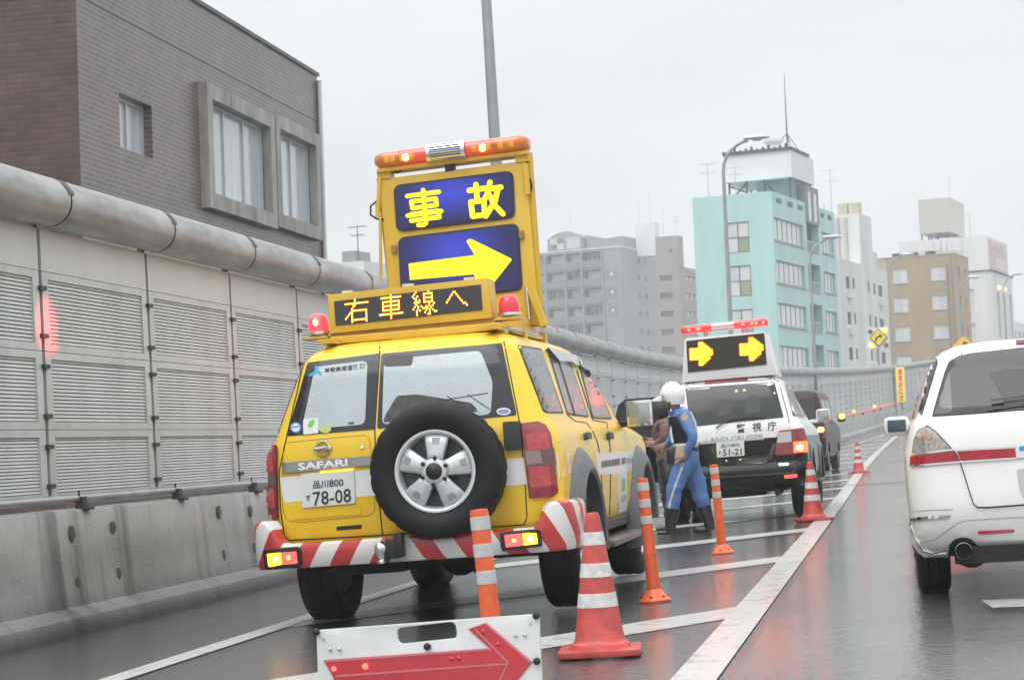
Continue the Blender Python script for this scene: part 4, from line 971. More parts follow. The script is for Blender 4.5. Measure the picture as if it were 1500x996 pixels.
# tail lamps
def tail_lamp(side):
    if side > 0:
        P = [(763.5, 621), (788, 619), (797, 624), (804, 636), (810, 675), (815, 722), (806, 728), (777, 729)]
        S_ = [(767.3, 659), (808.5, 656.5), (811.5, 681), (770.6, 686)]
    else:
        P = [(396, 654), (407.8, 653), (407, 690), (409, 760), (385, 762), (382, 700), (381.5, 674), (387, 661)]
        S_ = [(382, 697), (407.5, 695), (407.6, 712), (382.4, 714)]
    o = lay('tail_lamp', PS, rpoly(P, 3), m_lred, pc, .02, 5)
    lay('smoked_band', PS, S_, m_lsmk, o, .0215, 5)
    q = [P[0], P[1], P[2], P[3], P[-2], P[-1]]
    for qq in ((.14, .36, .42, .82), (.58, .86, .40, .82)):
        yb = lambda v: (P[0][1] if side > 0 else P[1][1]) + v * 108
        x0 = (766 + 11 * 0) if side > 0 else 386; x1 = 804 if side > 0 else 405
        lay('reflector_field', PS, rpoly([(x0 + 4 + 8 * qq[0] * (side > 0), yb(qq[0])), (x1 - 4 + 4 * qq[0], yb(qq[0]) - 2), (x1 - 2 + 4 * qq[1], yb(qq[1]) - 2), (x0 + 5 + 8 * qq[1] * (side > 0), yb(qq[1]))], 3), mat('tail_reflector_red', (.46, .035, .045), .15, coat=1, noise=.3, nscale=45), o, .0235, 5)
    seam('lamp_edge', PS, [P[-1], P[0]] if side > 0 else [P[1], P[2], P[3]], 1.6, m_plast, o, .021)
    return o
tail_lamp(1); tail_lamp(-1)
lay('reversing_lens', PS, rpoly([(770, 661), (790, 659.5), (793, 678), (773, 681)], 2), mat('smoked_clear', (.26, .17, .17), .15, coat=1), pc, .0235, 5)
lay('gate_hinge', PS, rpoly(c4((886, 140), (944, 135), (950, 222), (892, 228)), 3), m_plast, pc, .05, 6)
# bumper with red and white hazard stripes
def bumper(parent):
    path = [(-.99, .66), (-1.005, .45), (-1.005, .25), (-.99, .12), (-.95, .03), (-.895, -.0), (-.85, -.025), (-.81, -.033), (-.76, -.038), (-.70, -.04), (-.45, -.05), (-.2, -.055), (0, -.055)]
    path = path + [(-x, y) for x, y in path[-2::-1]]; path = [(x * 1.045, y) for x, y in path]; mb = MB(); rings = []; uvs = []; s = 0; acc = []
    P = [Vector(p) for p in path]
    for i, p in enumerate(P): s += (p - P[i - 1]).length if i else 0; acc.append(s)
    mid = acc[len(acc) // 2]
    for i, p in enumerate(P):
        t = (P[min(i + 1, len(P) - 1)] - P[max(i - 1, 0)]).normalized(); n = Vector((t.y, -t.x)); ax = abs(p.x); k = min(1, max(0, (ax - .80) / .13)); k = k * k * (3 - 2 * k)
        zt = .565 + .15 * k; zb = .405 + (0.0 if ax < .93 else .0)
        if p.y > .3: zb += (p.y - .3) * .12
        prof = [(-.13, zt), (-.03, zt + .002), (-.008, zt - .012), (0, zt - .04), (0, (zt + zb) / 2), (-.006, zb + .04), (-.02, zb + .008), (-.13, zb)]
        rings.append(mb.verts([(p.x + n.x * a, p.y + n.y * a, z) for a, z in prof])); uvs.append([(abs(acc[i] - mid), z) for a, z in prof])
    uvl = mb.bm.loops.layers.uv.verify(); look = {v: uv for r, u in zip(rings, uvs) for v, uv in zip(r, u)}
    mb.skin(rings, True)
    for f in mb.bm.faces:
        for l in f.loops: l[uvl].uv = look[l.vert]
    def hk(nt, b, tc):
        N = nt.nodes.new; L = nt.links.new; uv = N('ShaderNodeUVMap'); sp = N('ShaderNodeSeparateXYZ'); L(uv.outputs[0], sp.inputs[0])
        a = N('ShaderNodeMath'); a.operation = 'MULTIPLY_ADD'; a.inputs[1].default_value = .62; L(sp.outputs[1], a.inputs[0]); L(sp.outputs[0], a.inputs[2])
        f = N('ShaderNodeMath'); f.operation = 'MULTIPLY_ADD'; f.inputs[1].default_value = 1 / .262; f.inputs[2].default_value = -.42; L(a.outputs[0], f.inputs[0])
        fr = N('ShaderNodeMath'); fr.operation = 'FRACT'; L(f.outputs[0], fr.inputs[0]); g = N('ShaderNodeMath'); g.operation = 'GREATER_THAN'; g.inputs[1].default_value = .5; L(fr.outputs[0], g.inputs[0])
        mx = N('ShaderNodeMix'); mx.data_type = 'RGBA'; mx.inputs[6].default_value = (.50, .03, .03, 1); mx.inputs[7].default_value = (.70, .69, .67, 1); L(g.outputs[0], mx.inputs['Factor']); L(mx.outputs[2], b.inputs['Base Color'])
    return mb.build('rear_bumper', mat('red_white_hazard_stripes', (.7, .7, .7), .3, coat=.5, hook=hk), parent, 40)
rbm = bumper(pc); BS = Skin((rbm, PM))
def fog(P, split, left_amber):
    o = lay('bumper_lamp', BS, rpoly(P, 3), m_plast, pc, .022, 8)
    tl, tr, br, bl = [Vector(p) for p in P]
    def sub(u0, u1, v0, v1): return [tuple(bil(P, u, 1 - v)) for u, v in ((u0, v0), (u1, v0), (u1, v1), (u0, v1))]
    a = sub(.12, split - .01, .2, .82); b = sub(split + .01, .9, .2, .82)
    lay('indicator_lens' if left_amber else 'stop_lens', BS, rpoly(a, 1), m_lamblit if left_amber else m_lredlit, o, .027, 8)
    lay('stop_lens' if left_amber else 'indicator_lens', BS, rpoly(b, 1), m_lredlit if left_amber else m_lamblit, o, .027, 8)
    h = sub(split - .22, split - .10, .4, .65) if left_amber else sub(split + .12, split + .26, .35, .62)
    lay('bulb', BS, rpoly(h, 1.5), m_hot, o, .029, 8, base=None)
    h = sub(split + .14, split + .24, .38, .58) if left_amber else sub(split - .26, split - .16, .42, .6)
    lay('bulb', BS, rpoly(h, 1.5), mat('red_bulb_lit', (1, .5, .15), .3, emit=3.5, ecol=(1, .4, .12)), o, .029, 8, base=None)
fog(c4((88, 560), (206, 551), (213, 612), (95, 622)), .48, True)
fog(c4((873, 504), (1008, 491), (1016, 545), (880, 560)), .55, False)
# tow hitch
mb = MB(); mb.box((-.06, -.10, .50), (.10, .13, .12), None, .015); mb.box((-.02, -.13, .52), (.05, .09, .15), None, .01); mb.tube([(-.115, -.15, .42), (-.115, -.15, .50)], .022, 10); th = mb.build('tow_hitch', m_plast, pc, 50)
mb = MB(); mb.lathe([(0, .045), (.025, .040), (.043, .015), (.043, -.012), (.025, -.036), (.022, -.07), (.03, -.075), (.03, -.09)], 18, Matrix.Translation((-.135, -.16, .505))); mb.build('tow_ball', m_chrome, th, 50)
# spare wheel
sp = tyre_mesh(.418, .27, .256).build('spare_wheel', m_tyre, pc, 50); sp.matrix_local = Matrix.Translation((.235, -.03, .955)) @ Matrix.Rotation(R(-90), 4, 'Z') @ Matrix.Rotation(R(-6), 4, 'X')
rim_mesh(.252, .27).build('rim', RIMM, sp, 40, fixn=False)
mb = MB(); mb.tube([(.235, .02, .955), (.235, .13, .955)], .14, 16); mb.build('spare_mount', m_plast, pc, 60)
# wheels, chassis, sill step, flares
wheels(pc, [(.83, 1.0), (-.80, 1.0), (.83, 3.97), (-.80, 3.97)], .40, .275, .25)
mb = MB(); mb.box((0, 2.4, .47), (1.25, 4.4, .14)); mb.tube([(-.65, 1.0, .40), (.65, 1.0, .40)], .06, 10); mb.lathe([(0, .15), (.13, .09), (.16, 0), (.13, -.09), (0, -.15)], 14, Matrix.Translation((.1, 1.0, .40)) @ Matrix.Rotation(R(90), 4, 'X'))
mb.box((-.35, .5, .40), (.55, .5, .14), None, .05); mb.box((.42, .22, .36), (.10, .12, .12)); mb.tube([(-.72, .1, .38), (-.72, .9, .38)], .03, 8); mb.box((.1, .12, .43), (1.3, .12, .08)); mb.build('chassis', m_under, pc)
for s in (1, -1):
    mb = MB(); mb.box((s * .96, 2.48, .36), (.22, 1.75, .05), None, .02); sb = mb.build('side_step', mat('step_grey', (.16, .15, .15), .35, metal=.4), pc, 50)
    mb = MB(); mb.box((s * .93, 2.48, .47), (.04, 1.9, .07), None, .01); mb.build('sill', m_plast, pc)
def flare(y, s, a0, a1, ri=.475, ro=.60, out=.055):
    mb = MB(); rings = []; n = 22
    for i in range(n + 1):
        a = a0 + (a1 - a0) * i / n; ca, sa = math.cos(a), math.sin(a); e = .02 * math.sin(math.pi * i / n)
        def at(r, x): return (s * (x + .03), y + r * ca * (1.03 if r > .5 else 1), .40 + r * sa)
        rings.append(mb.verts([at(ri - .004, .88), at(ri - .004, .945 + out), at(ri + .02, .95 + out + .008), at(ri + .07, .945 + out), at(ro - .02, .935 + out * .5), at(ro + e, .925), at(ro + e, .88)]))
    mb.skin(rings, True); return mb.build('wheel_arch_flare', m_gplast, pc, 40)
for s in (1, -1): flare(1.0, s, R(-8), R(168), ro=.63); flare(3.97, s, R(2), R(196), ro=.62)
# side glass, visors, pillars, handles, mirror, writing
cs = lambda *p: K(p, 720, 480, 2.371)
for nm, pts in (('side_window', ((90, 60), (172, 73), (250, 298), (192, 297), (178, 290))), ('side_window', ((196, 92), (272, 112), (338, 312), (262, 302))), ('side_window', ((302, 130), (352, 160), (418, 318), (352, 316)))):
    o = lay(nm, PS, rpoly(cs(*pts), 2.5), m_plast, pc, .003, 6, mirror=0)
    cx = sum(p[0] for p in pts) / len(pts); cy = sum(p[1] for p in pts) / len(pts)
    lay('pane', PS, rpoly(cs(*[(cx + (x - cx) * .9, cy + (y - cy) * .945) for x, y in pts]), 2.5), m_sglass, o, .005, 6, mirror=0)
lay('window_visor', PS, rpoly(cs((184, 75), (286, 104), (294, 140), (262, 122), (225, 122)), 2), mat('smoked_visor', (.09, .095, .10), .12, coat=.8), pc, .03, 5, mirror=0)
lay('window_visor', PS, rpoly(cs((290, 108), (335, 140), (368, 178), (352, 172), (300, 138)), 2), mat('smoked_visor', (.09, .095, .10), .12, coat=.8), pc, .03, 5, mirror=0)
seam('door_pillar', PS, cs((296, 150), (350, 318)), 2.0, m_seam, pc, mj=0); seam('door_pillar', PS, cs((232, 120), (288, 306)), 2.4, m_seam, pc, .006, mj=0)
seam('door_gap', PS, cs((262, 302), (292, 325), (330, 330), (352, 360), (368, 400), (376, 440), (384, 560), (383, 690)), 1.3, m_seam, pc, mj=0)
seam('door_gap', PS, cs((350, 320), (400, 330), (412, 420), (413, 560), (408, 690)), 1.3, m_seam, pc, mj=0)
for x in (326, 404):
    lay('door_handle', PS, rpoly(cs((x - 9, 366), (x + 6, 368), (x + 10, 388), (x - 4, 390)), 2), m_plast, pc, .03, 4, mirror=0)
lay('fuel_flap', PS, rpoly(cs((228, 395), (257, 392), (266, 520), (238, 528)), 2), m_yel, pc, .003, 6)
lay('white_band', PS, cs((358, 438), (509, 425), (509, 497), (372, 512)), m_wpaint, pc, .002, 6, mirror=0)
letters('door_lettering', PS, '首都高速道路', cs((380, 462), (445, 452), (445, 476), (380, 487)), m_blacktxt, pc, .015, .005)
letters('door_lettering', PS, '道路パトロールカー', cs((450, 451), (502, 445), (502, 468), (450, 476)), m_blacktxt, pc, .01, .005)
o = lay('door_sticker', PS, cs((438, 505), (468, 500), (470, 632), (440, 643)), m_plate, pc, .004, 6)
letters('sticker_text', PS, '低公害車', cs((449, 522), (461, 520), (462, 568), (450, 571)), mat('sticker_green', (.15, .55, .08), .4), o, .02, .006)
letters('sticker_text', PS, '道路', cs((446, 582), (466, 579), (466, 602), (447, 606)), mat('dull_text', (.3, .3, .3), .5), o, .0, .006)
mb = MB(); mb.box((1.09, 3.36, 1.27), (.20, .13, .20), None, .045); mb.box((.96, 3.42, 1.20), (.16, .05, .05), None, .01); mr_ = mb.build('door_mirror', m_plast, pc, 50)
mb = MB(); mb.box((1.09, 3.287, 1.272), (.165, .012, .165), None, .005); mb.build('mirror_glass', mat('mirror_glass', (.42, .45, .45), .12, metal=.6, hook=droplets(90, .5)), mr_, 50)
mb = MB(); mb.box((1.09, 3.30, 1.272), (.20, .02, .20), None, .006); mb.build('mirror_rim', m_chrome, mr_, 50)
lay('windscreen', PS, [(0, 0)] if False else rpoly(cs((420, 200), (426, 200), (440, 290), (432, 300)), 1), m_plast, pc, .002, 5) if False else None
# roof rails and base of the sign
for s in (1, -1):
    mb = MB(); mb.tube([(s * .61, .55, 1.80), (s * .60, .62, 1.845), (s * .59, 1.2, 1.855), (s * .575, 2.0, 1.85), (s * .56, 2.5, 1.80)], .018, 8); mb.build('roof_rail', m_galv, pc, 50)
mb = MB(); mb.box((0, 1.45, 1.865), (1.0, 1.5, .05), None, .008); mb.box((0, .75, 1.86), (1.15, .36, .05), None, .008); mb.box((.50, 1.75, 1.92), (.10, .75, .09), None, .01); mb.box((-.50, 1.75, 1.92), (.10, .75, .09), None, .01)
for s in (1, -1):
    mb.box((s * .55, 1.2, 1.845), (.09, 1.7, .03)); 
    for y in (.6, 1.3, 2.1): mb.box((s * .58, y, 1.835), (.06, .08, .08))
mb.build('sign_base', m_yel2, pc, 50)
# --- matrix board
YL = 12.72
lb = slab('matrix_board', PY(YL), rpoly(c3((0, 183), (1352, 40), (1385, 378), (15, 512)), 2), .22, m_yel2, pc, bevel=.008, smooth=18)
slab('display', PY(YL), c3((55, 240), (1295, 97), (1310, 313), (70, 447)), .01, mat('matrix_display', (.045, .045, .05), .35, hook=None, noise=.2, nscale=400), lb, -.006)
m_led = mat('led_amber', (1, .6, .1), .4, emit=4, ecol=(1, .50, .05)); m_ledh = mat('led_glow_rim', (1, .2, .03), .4, emit=.7, ecol=(1, .12, .01))
G1 = ["......#........", "......#........", "###############", ".....##........", ".....#.........", "....#..........", "....##########.", "...##........#.", "..#.#........#.", ".#..#........#.", "#...#........#.", "....##########.", "....#........#."]
G2 = [".......#.......", ".#############.", ".......#.......", "..###########..", "..#....#....#..", "..###########..", "..#....#....#..", "..###########..", ".......#.......", "###############", ".......#.......", ".......#......."]
G3 = ["..#.......#....", ".#.....######..", "#..#...#....#..", ".##....######..", "..#.#..#....#..", ".####..######..", "..#.......#..#.", ".#.#.#..#.#.#..", "#..#..####.#...", "..#.#...#.#.#..", "..#....#..#..##", "..#......##...."]
G4 = ["....##.........", "...#..#........", "..#....#.......", ".#......#......", "#........#.....", "..........##...", "............#.."]
for Gx, q in ((G1, ((145, 228), (345, 205), (352, 408), (152, 428))), (G2, ((435, 192), (636, 170), (642, 378), (440, 400))), (G3, ((712, 160), (912, 140), (930, 345), (725, 368))), (G4, ((1000, 160), (1208, 138), (1216, 275), (1004, 298)))):
    dots('matrix_character', PY(YL), Gx, c3(*q), m_ledh, lb, .66, -.008); dots('matrix_character', PY(YL), Gx, c3(*q), m_led, lb, .44, -.010)
mb = MB()
for (a, b2) in (((120, 165), (205, 155)), ((630, 110), (715, 98)), ((1150, 50), (1225, 42))):
    pass
o = slab('board_latch', PY(YL + .05), c3((118, 152), (205, 145), (205, 165), (118, 172)), .05, m_pale, lb)
slab('board_latch', PY(YL + .05), c3((630, 95), (715, 87), (715, 108), (630, 115)), .05, m_pale, lb); slab('board_latch', PY(YL + .05), c3((1150, 40), (1225, 32), (1225, 52), (1150, 60)), .05, m_pale, lb)
slab('board_shelf', PY(YL + .02), c3((20, 515), (1385, 382), (1410, 400), (1410, 430), (30, 560)), .3, mat('orange_brown_paint', (.40, .22, .03), .5, noise=.2, nscale=6), pc)
# --- red rotating beacons
def beacon(x, y, lit):
    p = PM.inverted() @ PY(YL + .1).hit(x, y); o = MB(); M = Matrix.Translation(p)
    o.lathe([(.070, 0), (.070, .06), (.062, .10), (.040, .128), (0, .138)], 20, M, False); b_ = o.build('beacon', mat('beacon_red' if not lit else 'beacon_red_lit', (.55, .02, .05), .12, coat=.6, emit=.25 if not lit else 1.2, ecol=(1, .06, .08)), pc, 60)
    o = MB(); o.lathe([(.0, -.006), (.078, -.006), (.078, .012), (.0, .012)], 20, M); o.build('beacon_base', m_chrome, b_, 50)
    o = MB(); o.box(p + Vector((0, 0, -.03)), (.17, .2, .012)); o.box(p + Vector((0, 0, -.015)), (.1, .1, .02)); o.build('beacon_bracket', m_yel2, b_)
    if lit:
        o = MB(); o.lathe([(0, .05), (.016, .06), (.016, .085), (0, .095)], 10, Matrix.Translation(p + Vector((0, -.068, 0)))); o.build('beacon_lamp', m_hot, b_, 60)
    else:
        o = MB(); o.tube([p + Vector((0, 0, .012)), p + Vector((0, 0, .09))], .03, 10); o.build('beacon_lamp', mat('beacon_core', (.12, .02, .03), .4), b_, 60)
beacon(467.5, 489, True); beacon(746.5, 461, False)
# --- tilting sign: yellow frame, two lit blue panels, amber light bar
YSG = 13.95
sgn = slab('sign_board', PY(YSG), rpoly(c2((98, 318), (916, 214), (985, 985), (1000, 1130), (178, 1200)), 1.5), .16, m_yel2, pc, bevel=.012, smooth=18)
m_rub = mat('sign_gasket', (.035, .035, .05), .5)
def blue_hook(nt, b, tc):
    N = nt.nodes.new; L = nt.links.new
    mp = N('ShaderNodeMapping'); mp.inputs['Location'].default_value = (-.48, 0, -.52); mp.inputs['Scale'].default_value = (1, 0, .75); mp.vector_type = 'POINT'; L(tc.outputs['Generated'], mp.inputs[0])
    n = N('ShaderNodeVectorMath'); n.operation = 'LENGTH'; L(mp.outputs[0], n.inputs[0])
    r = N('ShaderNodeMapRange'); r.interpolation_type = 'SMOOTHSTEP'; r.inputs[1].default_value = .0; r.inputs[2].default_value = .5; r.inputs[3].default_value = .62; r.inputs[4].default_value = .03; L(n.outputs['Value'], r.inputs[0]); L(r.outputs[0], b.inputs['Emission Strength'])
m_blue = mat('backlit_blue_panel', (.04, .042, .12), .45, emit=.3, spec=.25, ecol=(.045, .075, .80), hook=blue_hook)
m_sy = mat('backlit_yellow', (.95, .80, .02), .35, emit=.42, ecol=(1, .85, .02))
def sgpanel(P, inset, r):
    o = slab('sign_panel', PY(YSG), rpoly(c2(*P), r, 5), .02, m_rub, sgn, -.012); c = Vector((sum(p[0] for p in P) / 4, sum(p[1] for p in P) / 4))
    Q = [(p[0] + (inset if p[0] < c.x else -inset), p[1] + (inset if p[1] < c.y else -inset)) for p in P]
    slab('blue_face', PY(YSG), rpoly(c2(*Q), r - 1.5, 5), .01, m_blue, o, -.017); return o
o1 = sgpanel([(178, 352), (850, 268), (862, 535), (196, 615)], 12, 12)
PLs = PY(YSG - .02)
def stroke(name, pts, w, m, parent):
    """a round-ended painted stroke on the sign"""
    A = [Vector(p) for p in K(pts, 530, 180, 3.83)]; w = w / 3.83 / 2; left, right = [], []
    for i, p in enumerate(A):
        t = (A[min(i + 1, len(A) - 1)] - A[max(i - 1, 0)]).normalized(); n = Vector((-t.y, t.x)) * w; left.append(p + n); right.append(p - n)
    t1 = (A[-1] - A[-2]).normalized(); t0 = (A[0] - A[1]).normalized()
    def capp(c, t): a0 = math.atan2(t.y, t.x); return [c + Vector((math.cos(a0 + k), math.sin(a0 + k))) * w for k in (1.05, .52, 0, -.52, -1.05)]
    return [tuple(p) for p in left + capp(A[-1], t1) + right[::-1] + capp(A[0], t0)]
def glyph_strokes(name, strokes, w, parent):
    IL = to_local(parent); mb = MB(); n = Vector((0, 1, 0))
    for k, s in enumerate(strokes):
        pts = stroke(name, s, w, None, parent); d = -.0004 * k
        mb.extrude([pts], lambda x, y: IL @ (PLs.hit(x, y) + n * d), lambda x, y: IL @ (PLs.hit(x, y) + n * (d + .002)))
    return mb.build(name, m_sy, parent)
# 事
glyph_strokes('sign_character', [[(255, 412), (432, 388)], [(344, 378), (352, 470), (360, 562)], [(360, 560), (350, 573), (318, 574)], [(278, 443), (415, 426)], [(415, 426), (420, 462)], [(285, 480), (420, 462)], [(278, 443), (285, 480)], [(275, 515), (428, 495)], [(428, 495), (436, 530)], [(258, 522), (446, 496)], [(278, 550), (436, 530)]], 26, o1)
# 故
glyph_strokes('sign_character', [[(602, 380), (690, 368)], [(640, 347), (648, 440)], [(612, 445), (685, 436)], [(685, 436), (690, 515)], [(622, 525), (690, 516)], [(612, 445), (622, 525)], [(720, 334), (704, 400), (692, 425)], [(712, 374), (780, 362)], [(765, 366), (748, 440), (696, 524)], [(716, 405), (745, 462), (792, 512)]], 31, o1)
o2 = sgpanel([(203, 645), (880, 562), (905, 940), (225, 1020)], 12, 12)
slab('sign_arrow', PLs, rpoly(c2((262, 790), (632, 742), (586, 664), (606, 648), (845, 765), (700, 950), (660, 955), (628, 850), (270, 882)), [1, 1, 2, 3, 3, 3, 3, 1, 1]), .004, m_sy, o2)
# side arms, hinges, struts
IP = PM.inverted()
def W3(x, y, Y): return IP @ PY(Y).hit(x, y)
for (a, b2, wd, dy) in (((772, 225), (790, 478), .04, .06), ((556, 262), (574, 430), .024, .06), ((769, 240), (773, 285), .022, -.03), ((778, 425), (797, 478), .035, -.03)):
    mb = MB(); mb.tube([W3(*a, YSG + dy), W3(*b2, YSG + dy)], wd, 6); mb.build('sign_arm', m_yel2, pc)
mb = MB(); mb.tube([W3(551, 300, YSG), W3(557, 315, YSG), W3(558, 410, YSG)], .012, 6); mb.tube([W3(557, 260, YSG), W3(553, 318, YSG)], .018, 6); mb.build('stay_rod', m_yel2, pc)
for q in (((552, 295), (543, 302), (543, 315), (552, 321), (562, 322)), ((776, 262), (779, 272), (777, 284)), ((572, 249), (583, 253), (591, 248))): mb = MB(); mb.tube([W3(*p, YSG) for p in q], .0075, 6); mb.build('cable', m_plast, pc, 60)
mb = MB(); mb.tube([W3(771, 421, YSG - .03), W3(775, 468, YSG - .03)], .013, 8); mb.build('gas_strut', m_chrome, pc, 60)
for x, y in ((577, 365), (764, 344), (793, 455), (796, 474)):
    mb = MB(); mb.box(W3(x, y, YSG - .012), (.035, .03, .06), None, .006); mb.build('hinge', mat('worn_hinge', (.3, .2, .06), .5), sgn)
# light bar on the sign
a0, a1 = W3(552, 238, YSG + .05), W3(776, 210, YSG + .05)
ax = (a1 - a0).normalized(); LB = Matrix.Translation(a0) @ ax.to_track_quat('X', 'Z').to_matrix().to_4x4(); LW = (a1 - a0).length
def lens(u0, u1, hy, hz, m, name, parent, endcap=(False, False)):
    mb = MB(); rings = []
    us = [u0, u0 + .02, u0 + .06, (u0 + u1) / 2, u1 - .06, u1 - .02, u1]
    for i, u in enumerate(us):
        k = 1.0
        if endcap[0]: k = [.55, .85, 1, 1, 1, 1, 1][i]
        if endcap[1]: k = [1, 1, 1, 1, 1, .85, .55][i]
        ring = []
        for j in range(18):
            a = 2 * math.pi * j / 18; c, s = math.cos(a), math.sin(a); ring.append(LB @ Vector((u, hy * k * (abs(c) ** .7) * (1 if c > 0 else -1), hz * k * (abs(s) ** .7) * (1 if s > 0 else -1))))
        rings.append(mb.verts(ring))
    mb.skin(rings, True); return mb.build(name, m, parent, 50)
m_amber = mat('amber_lens', (.46, .13, .012), .12, coat=1, noise=.25, nscale=14, emit=.12, ecol=(1, .3, .02)); m_rlens = mat('red_lens', (.60, .05, .03), .12, coat=1, noise=.25, nscale=14, emit=.3, ecol=(1, .12, .05))
lbar = lens(.35 * LW, .60 * LW, .14, .075, m_chrome, 'light_bar', pc)
lens(0, .17 * LW, .12, .062, m_amber, 'amber_lens', lbar, (True, False)); lens(.172 * LW, .348 * LW, .12, .062, m_rlens, 'red_lens', lbar)
lens(.602 * LW, .78 * LW, .12, .062, m_rlens, 'red_lens', lbar); lens(.782 * LW, LW, .12, .062, m_amber, 'amber_lens', lbar, (False, True))
mb = MB()
for k in range(7): 
    z = -.05 + k * .017; yy = -.143 * max(.2, 1 - abs(z / .076) ** 2.6) ** .5
    mb.box((.475 * LW, yy, z), (.20 * LW, .012, .006))
mb.bm.transform(LB); mb.build('speaker_slat', m_rimd, lbar)
mb = MB(); mb.box((.5 * LW, 0, -.075), (LW * .98, .17, .03), None, .008); mb.box((.05 * LW, 0, -.11), (.10, .12, .05)); mb.box((.95 * LW, 0, -.11), (.10, .12, .05)); mb.bm.transform(LB); mb.build('bar_mount', m_yel2, lbar)
mb = MB(); mb.box((.48 * LW, -.02, -.115), (.07, .06, .05)); mb.bm.transform(LB); mb.build('latch', m_plast, lbar)
for u in (.215, .715):
    mb = MB(); mb.lathe([(0, -.03), (.03, -.02), (.03, .02), (0, .03)], 10, LB @ Matrix.Translation((u * LW, -.112, -.01))); mb.build('lit_lamp', mat('bar_lamp_lit', (1, .4, .2), .3, emit=4, ecol=(1, .25, .12)), lbar, 60)
for u in (.09, .13, .83, .90, .19, .25, .66, .75):
    mb = MB(); mb.box((u * LW, -.115, -.012), (.045, .02, .05), None, .01); mb.bm.transform(LB); mb.build('reflector', mat('amber_reflector', (.8, .35, .03), .15, metal=.3), lbar, 50)

# the rotating beacon throws its red beam onto the noise wall
bw = PY(YL + .1).hit(467.5, 482)
for nm, q, e, sz in (('beacon_beam', (70, 478), 380, 15), ('beacon_glow', (405, 560), 60, 36)):
    l_ = bpy.data.lights.new(nm, 'SPOT'); l_.energy = e; l_.color = (1, .06, .05); l_.spot_size = R(sz); l_.spot_blend = 1.0; l_.shadow_soft_size = .02
    lo = bpy.data.objects.new(nm, l_); COL.objects.link(lo); tgt = PX(-5.71).hit(*q); d = (tgt - bw).normalized()
    lo.location = bw + d * .09; lo.rotation_euler = (-d).to_track_quat('Z', 'Y').to_euler()

# ------------------------------------------------------------------ black and white police four wheel drive
LM = Matrix.Translation((-2.09, 25.3, 0)) @ Matrix.Rotation(R(-.6), 4, 'Y')
def two_tone(nt, b, tc):
    N = nt.nodes.new; L = nt.links.new
    sp = N('ShaderNodeSeparateXYZ'); L(tc.outputs['Object'], sp.inputs[0]); g = N('ShaderNodeMath'); g.operation = 'GREATER_THAN'; g.inputs[1].default_value = 1.03; L(sp.outputs[2], g.inputs[0])
    mx = N('ShaderNodeMix'); mx.data_type = 'RGBA'; mx.inputs[6].default_value = (.007, .007, .008, 1); mx.inputs[7].default_value = (.80, .80, .79, 1); L(g.outputs[0], mx.inputs['Factor']); L(mx.outputs[2], b.inputs['Base Color'])
m_two = mat('black_and_white_paint', (.5, .5, .5), .2, coat=0, spec=.25, hook=two_tone)
lc = thing('police_car', 'black and white police four wheel drive with a lit two arrow board on its roof', 'car', LM)
lrings = [(.40, .16, 4.6, .87, .14, .3), (.48, .06, 4.78, .94, .16, .3), (.56, .03, 4.82, .965, .17, .3), (.66, .05, 4.85, .97, .17, .3), (.72, .10, 4.86, .968, .17, .3), (.85, .10, 4.86, .965, .17, .3), (1.02, .11, 4.85, .955, .17, .3), (1.10, .115, 4.72, .94, .17, .3),
          (1.15, .12, 4.2, .925, .17, .25), (1.19, .13, 3.8, .90, .17, .2), (1.24, .15, 3.6, .868, .17, .2), (1.4, .20, 3.4, .80, .17, .2), (1.6, .27, 3.1, .725, .17, .2), (1.72, .33, 2.9, .675, .17, .2), (1.78, .39, 2.75, .63, .18, .2), (1.815, .47, 2.6, .57, .2, .25), (1.835, .6, 2.4, .48, .22, .3)]
lb_ = car_body('body', lrings, [m_two], lc, [(1.1, .40), (3.95, .40)], .47)
LS = Skin((lb_, LM))
c8 = lambda *p: K(p, 960, 440, 2.93)
gw = lay('rear_window', LS, rpoly(c8((128, 378), (510, 350), (551, 502), (150, 543)), 3), mat('dark_tinted_glass', (.018, .021, .024), .1, spec=.5, hook=droplets(50, .15)), lc, .004)
for x, y in ((348, 389), (382, 386)): lay('lamp_reflection', LS, rpoly(c8((x - 8, y + 4), (x, y - 7), (x + 8, y + 4)), 1), mat('amber_glint_glow', (.9, .6, .3), .3, emit=.6, ecol=(1, .65, .3)), gw, .006, base=None)  # amber reflections painted on the glass as glowing triangles, no lamps
for q in (((265, 440), (300, 418), (330, 440), (330, 490), (262, 500)), ((385, 430), (415, 405), (450, 425), (450, 480), (385, 488))): lay('headrest', LS, rpoly(c8(*q), 3), mat('headrest_grey', (.045, .048, .05), .5), gw, .0055, base=None)
seam('wiper', LS, c8((262, 550), (322, 512), (395, 503), (468, 500)), 2.2, m_plast, lc, .03)
lay('high_stop_lamp', LS, rpoly(c8((211, 349), (395, 333), (396, 345), (213, 361)), 1), mat('dull_stop_red', (.30, .05, .05), .3), lc, .012)
for ch, q in (('警', ((348, 532), (386, 528), (387, 566), (349, 570))), ('視', ((415, 526), (454, 522), (456, 560), (417, 564))), ('庁', ((480, 521), (519, 517), (520, 556), (482, 560)))): letters('police_lettering', LS, ch, c8(*q), m_blacktxt, lc, .02, .004)
letters('tailgate_lettering', LS, 'LAND CRUISER', c8((217, 591), (465, 573), (465, 589), (217, 608)), mat('grey_lettering', (.35, .35, .36), .3, metal=.5), lc, .012, .004)
seam('tailgate_gap', LS, c8((122, 372), (140, 362), (510, 338), (530, 350), (570, 500), (577, 545)), 1.2, m_seam, lc)
lay('chrome_strip', LS, rpoly(c8((190, 606), (465, 586), (468, 596), (190, 618)), 1), mat('satin_strip', (.55, .55, .55), .3, metal=.4), lc, .012)
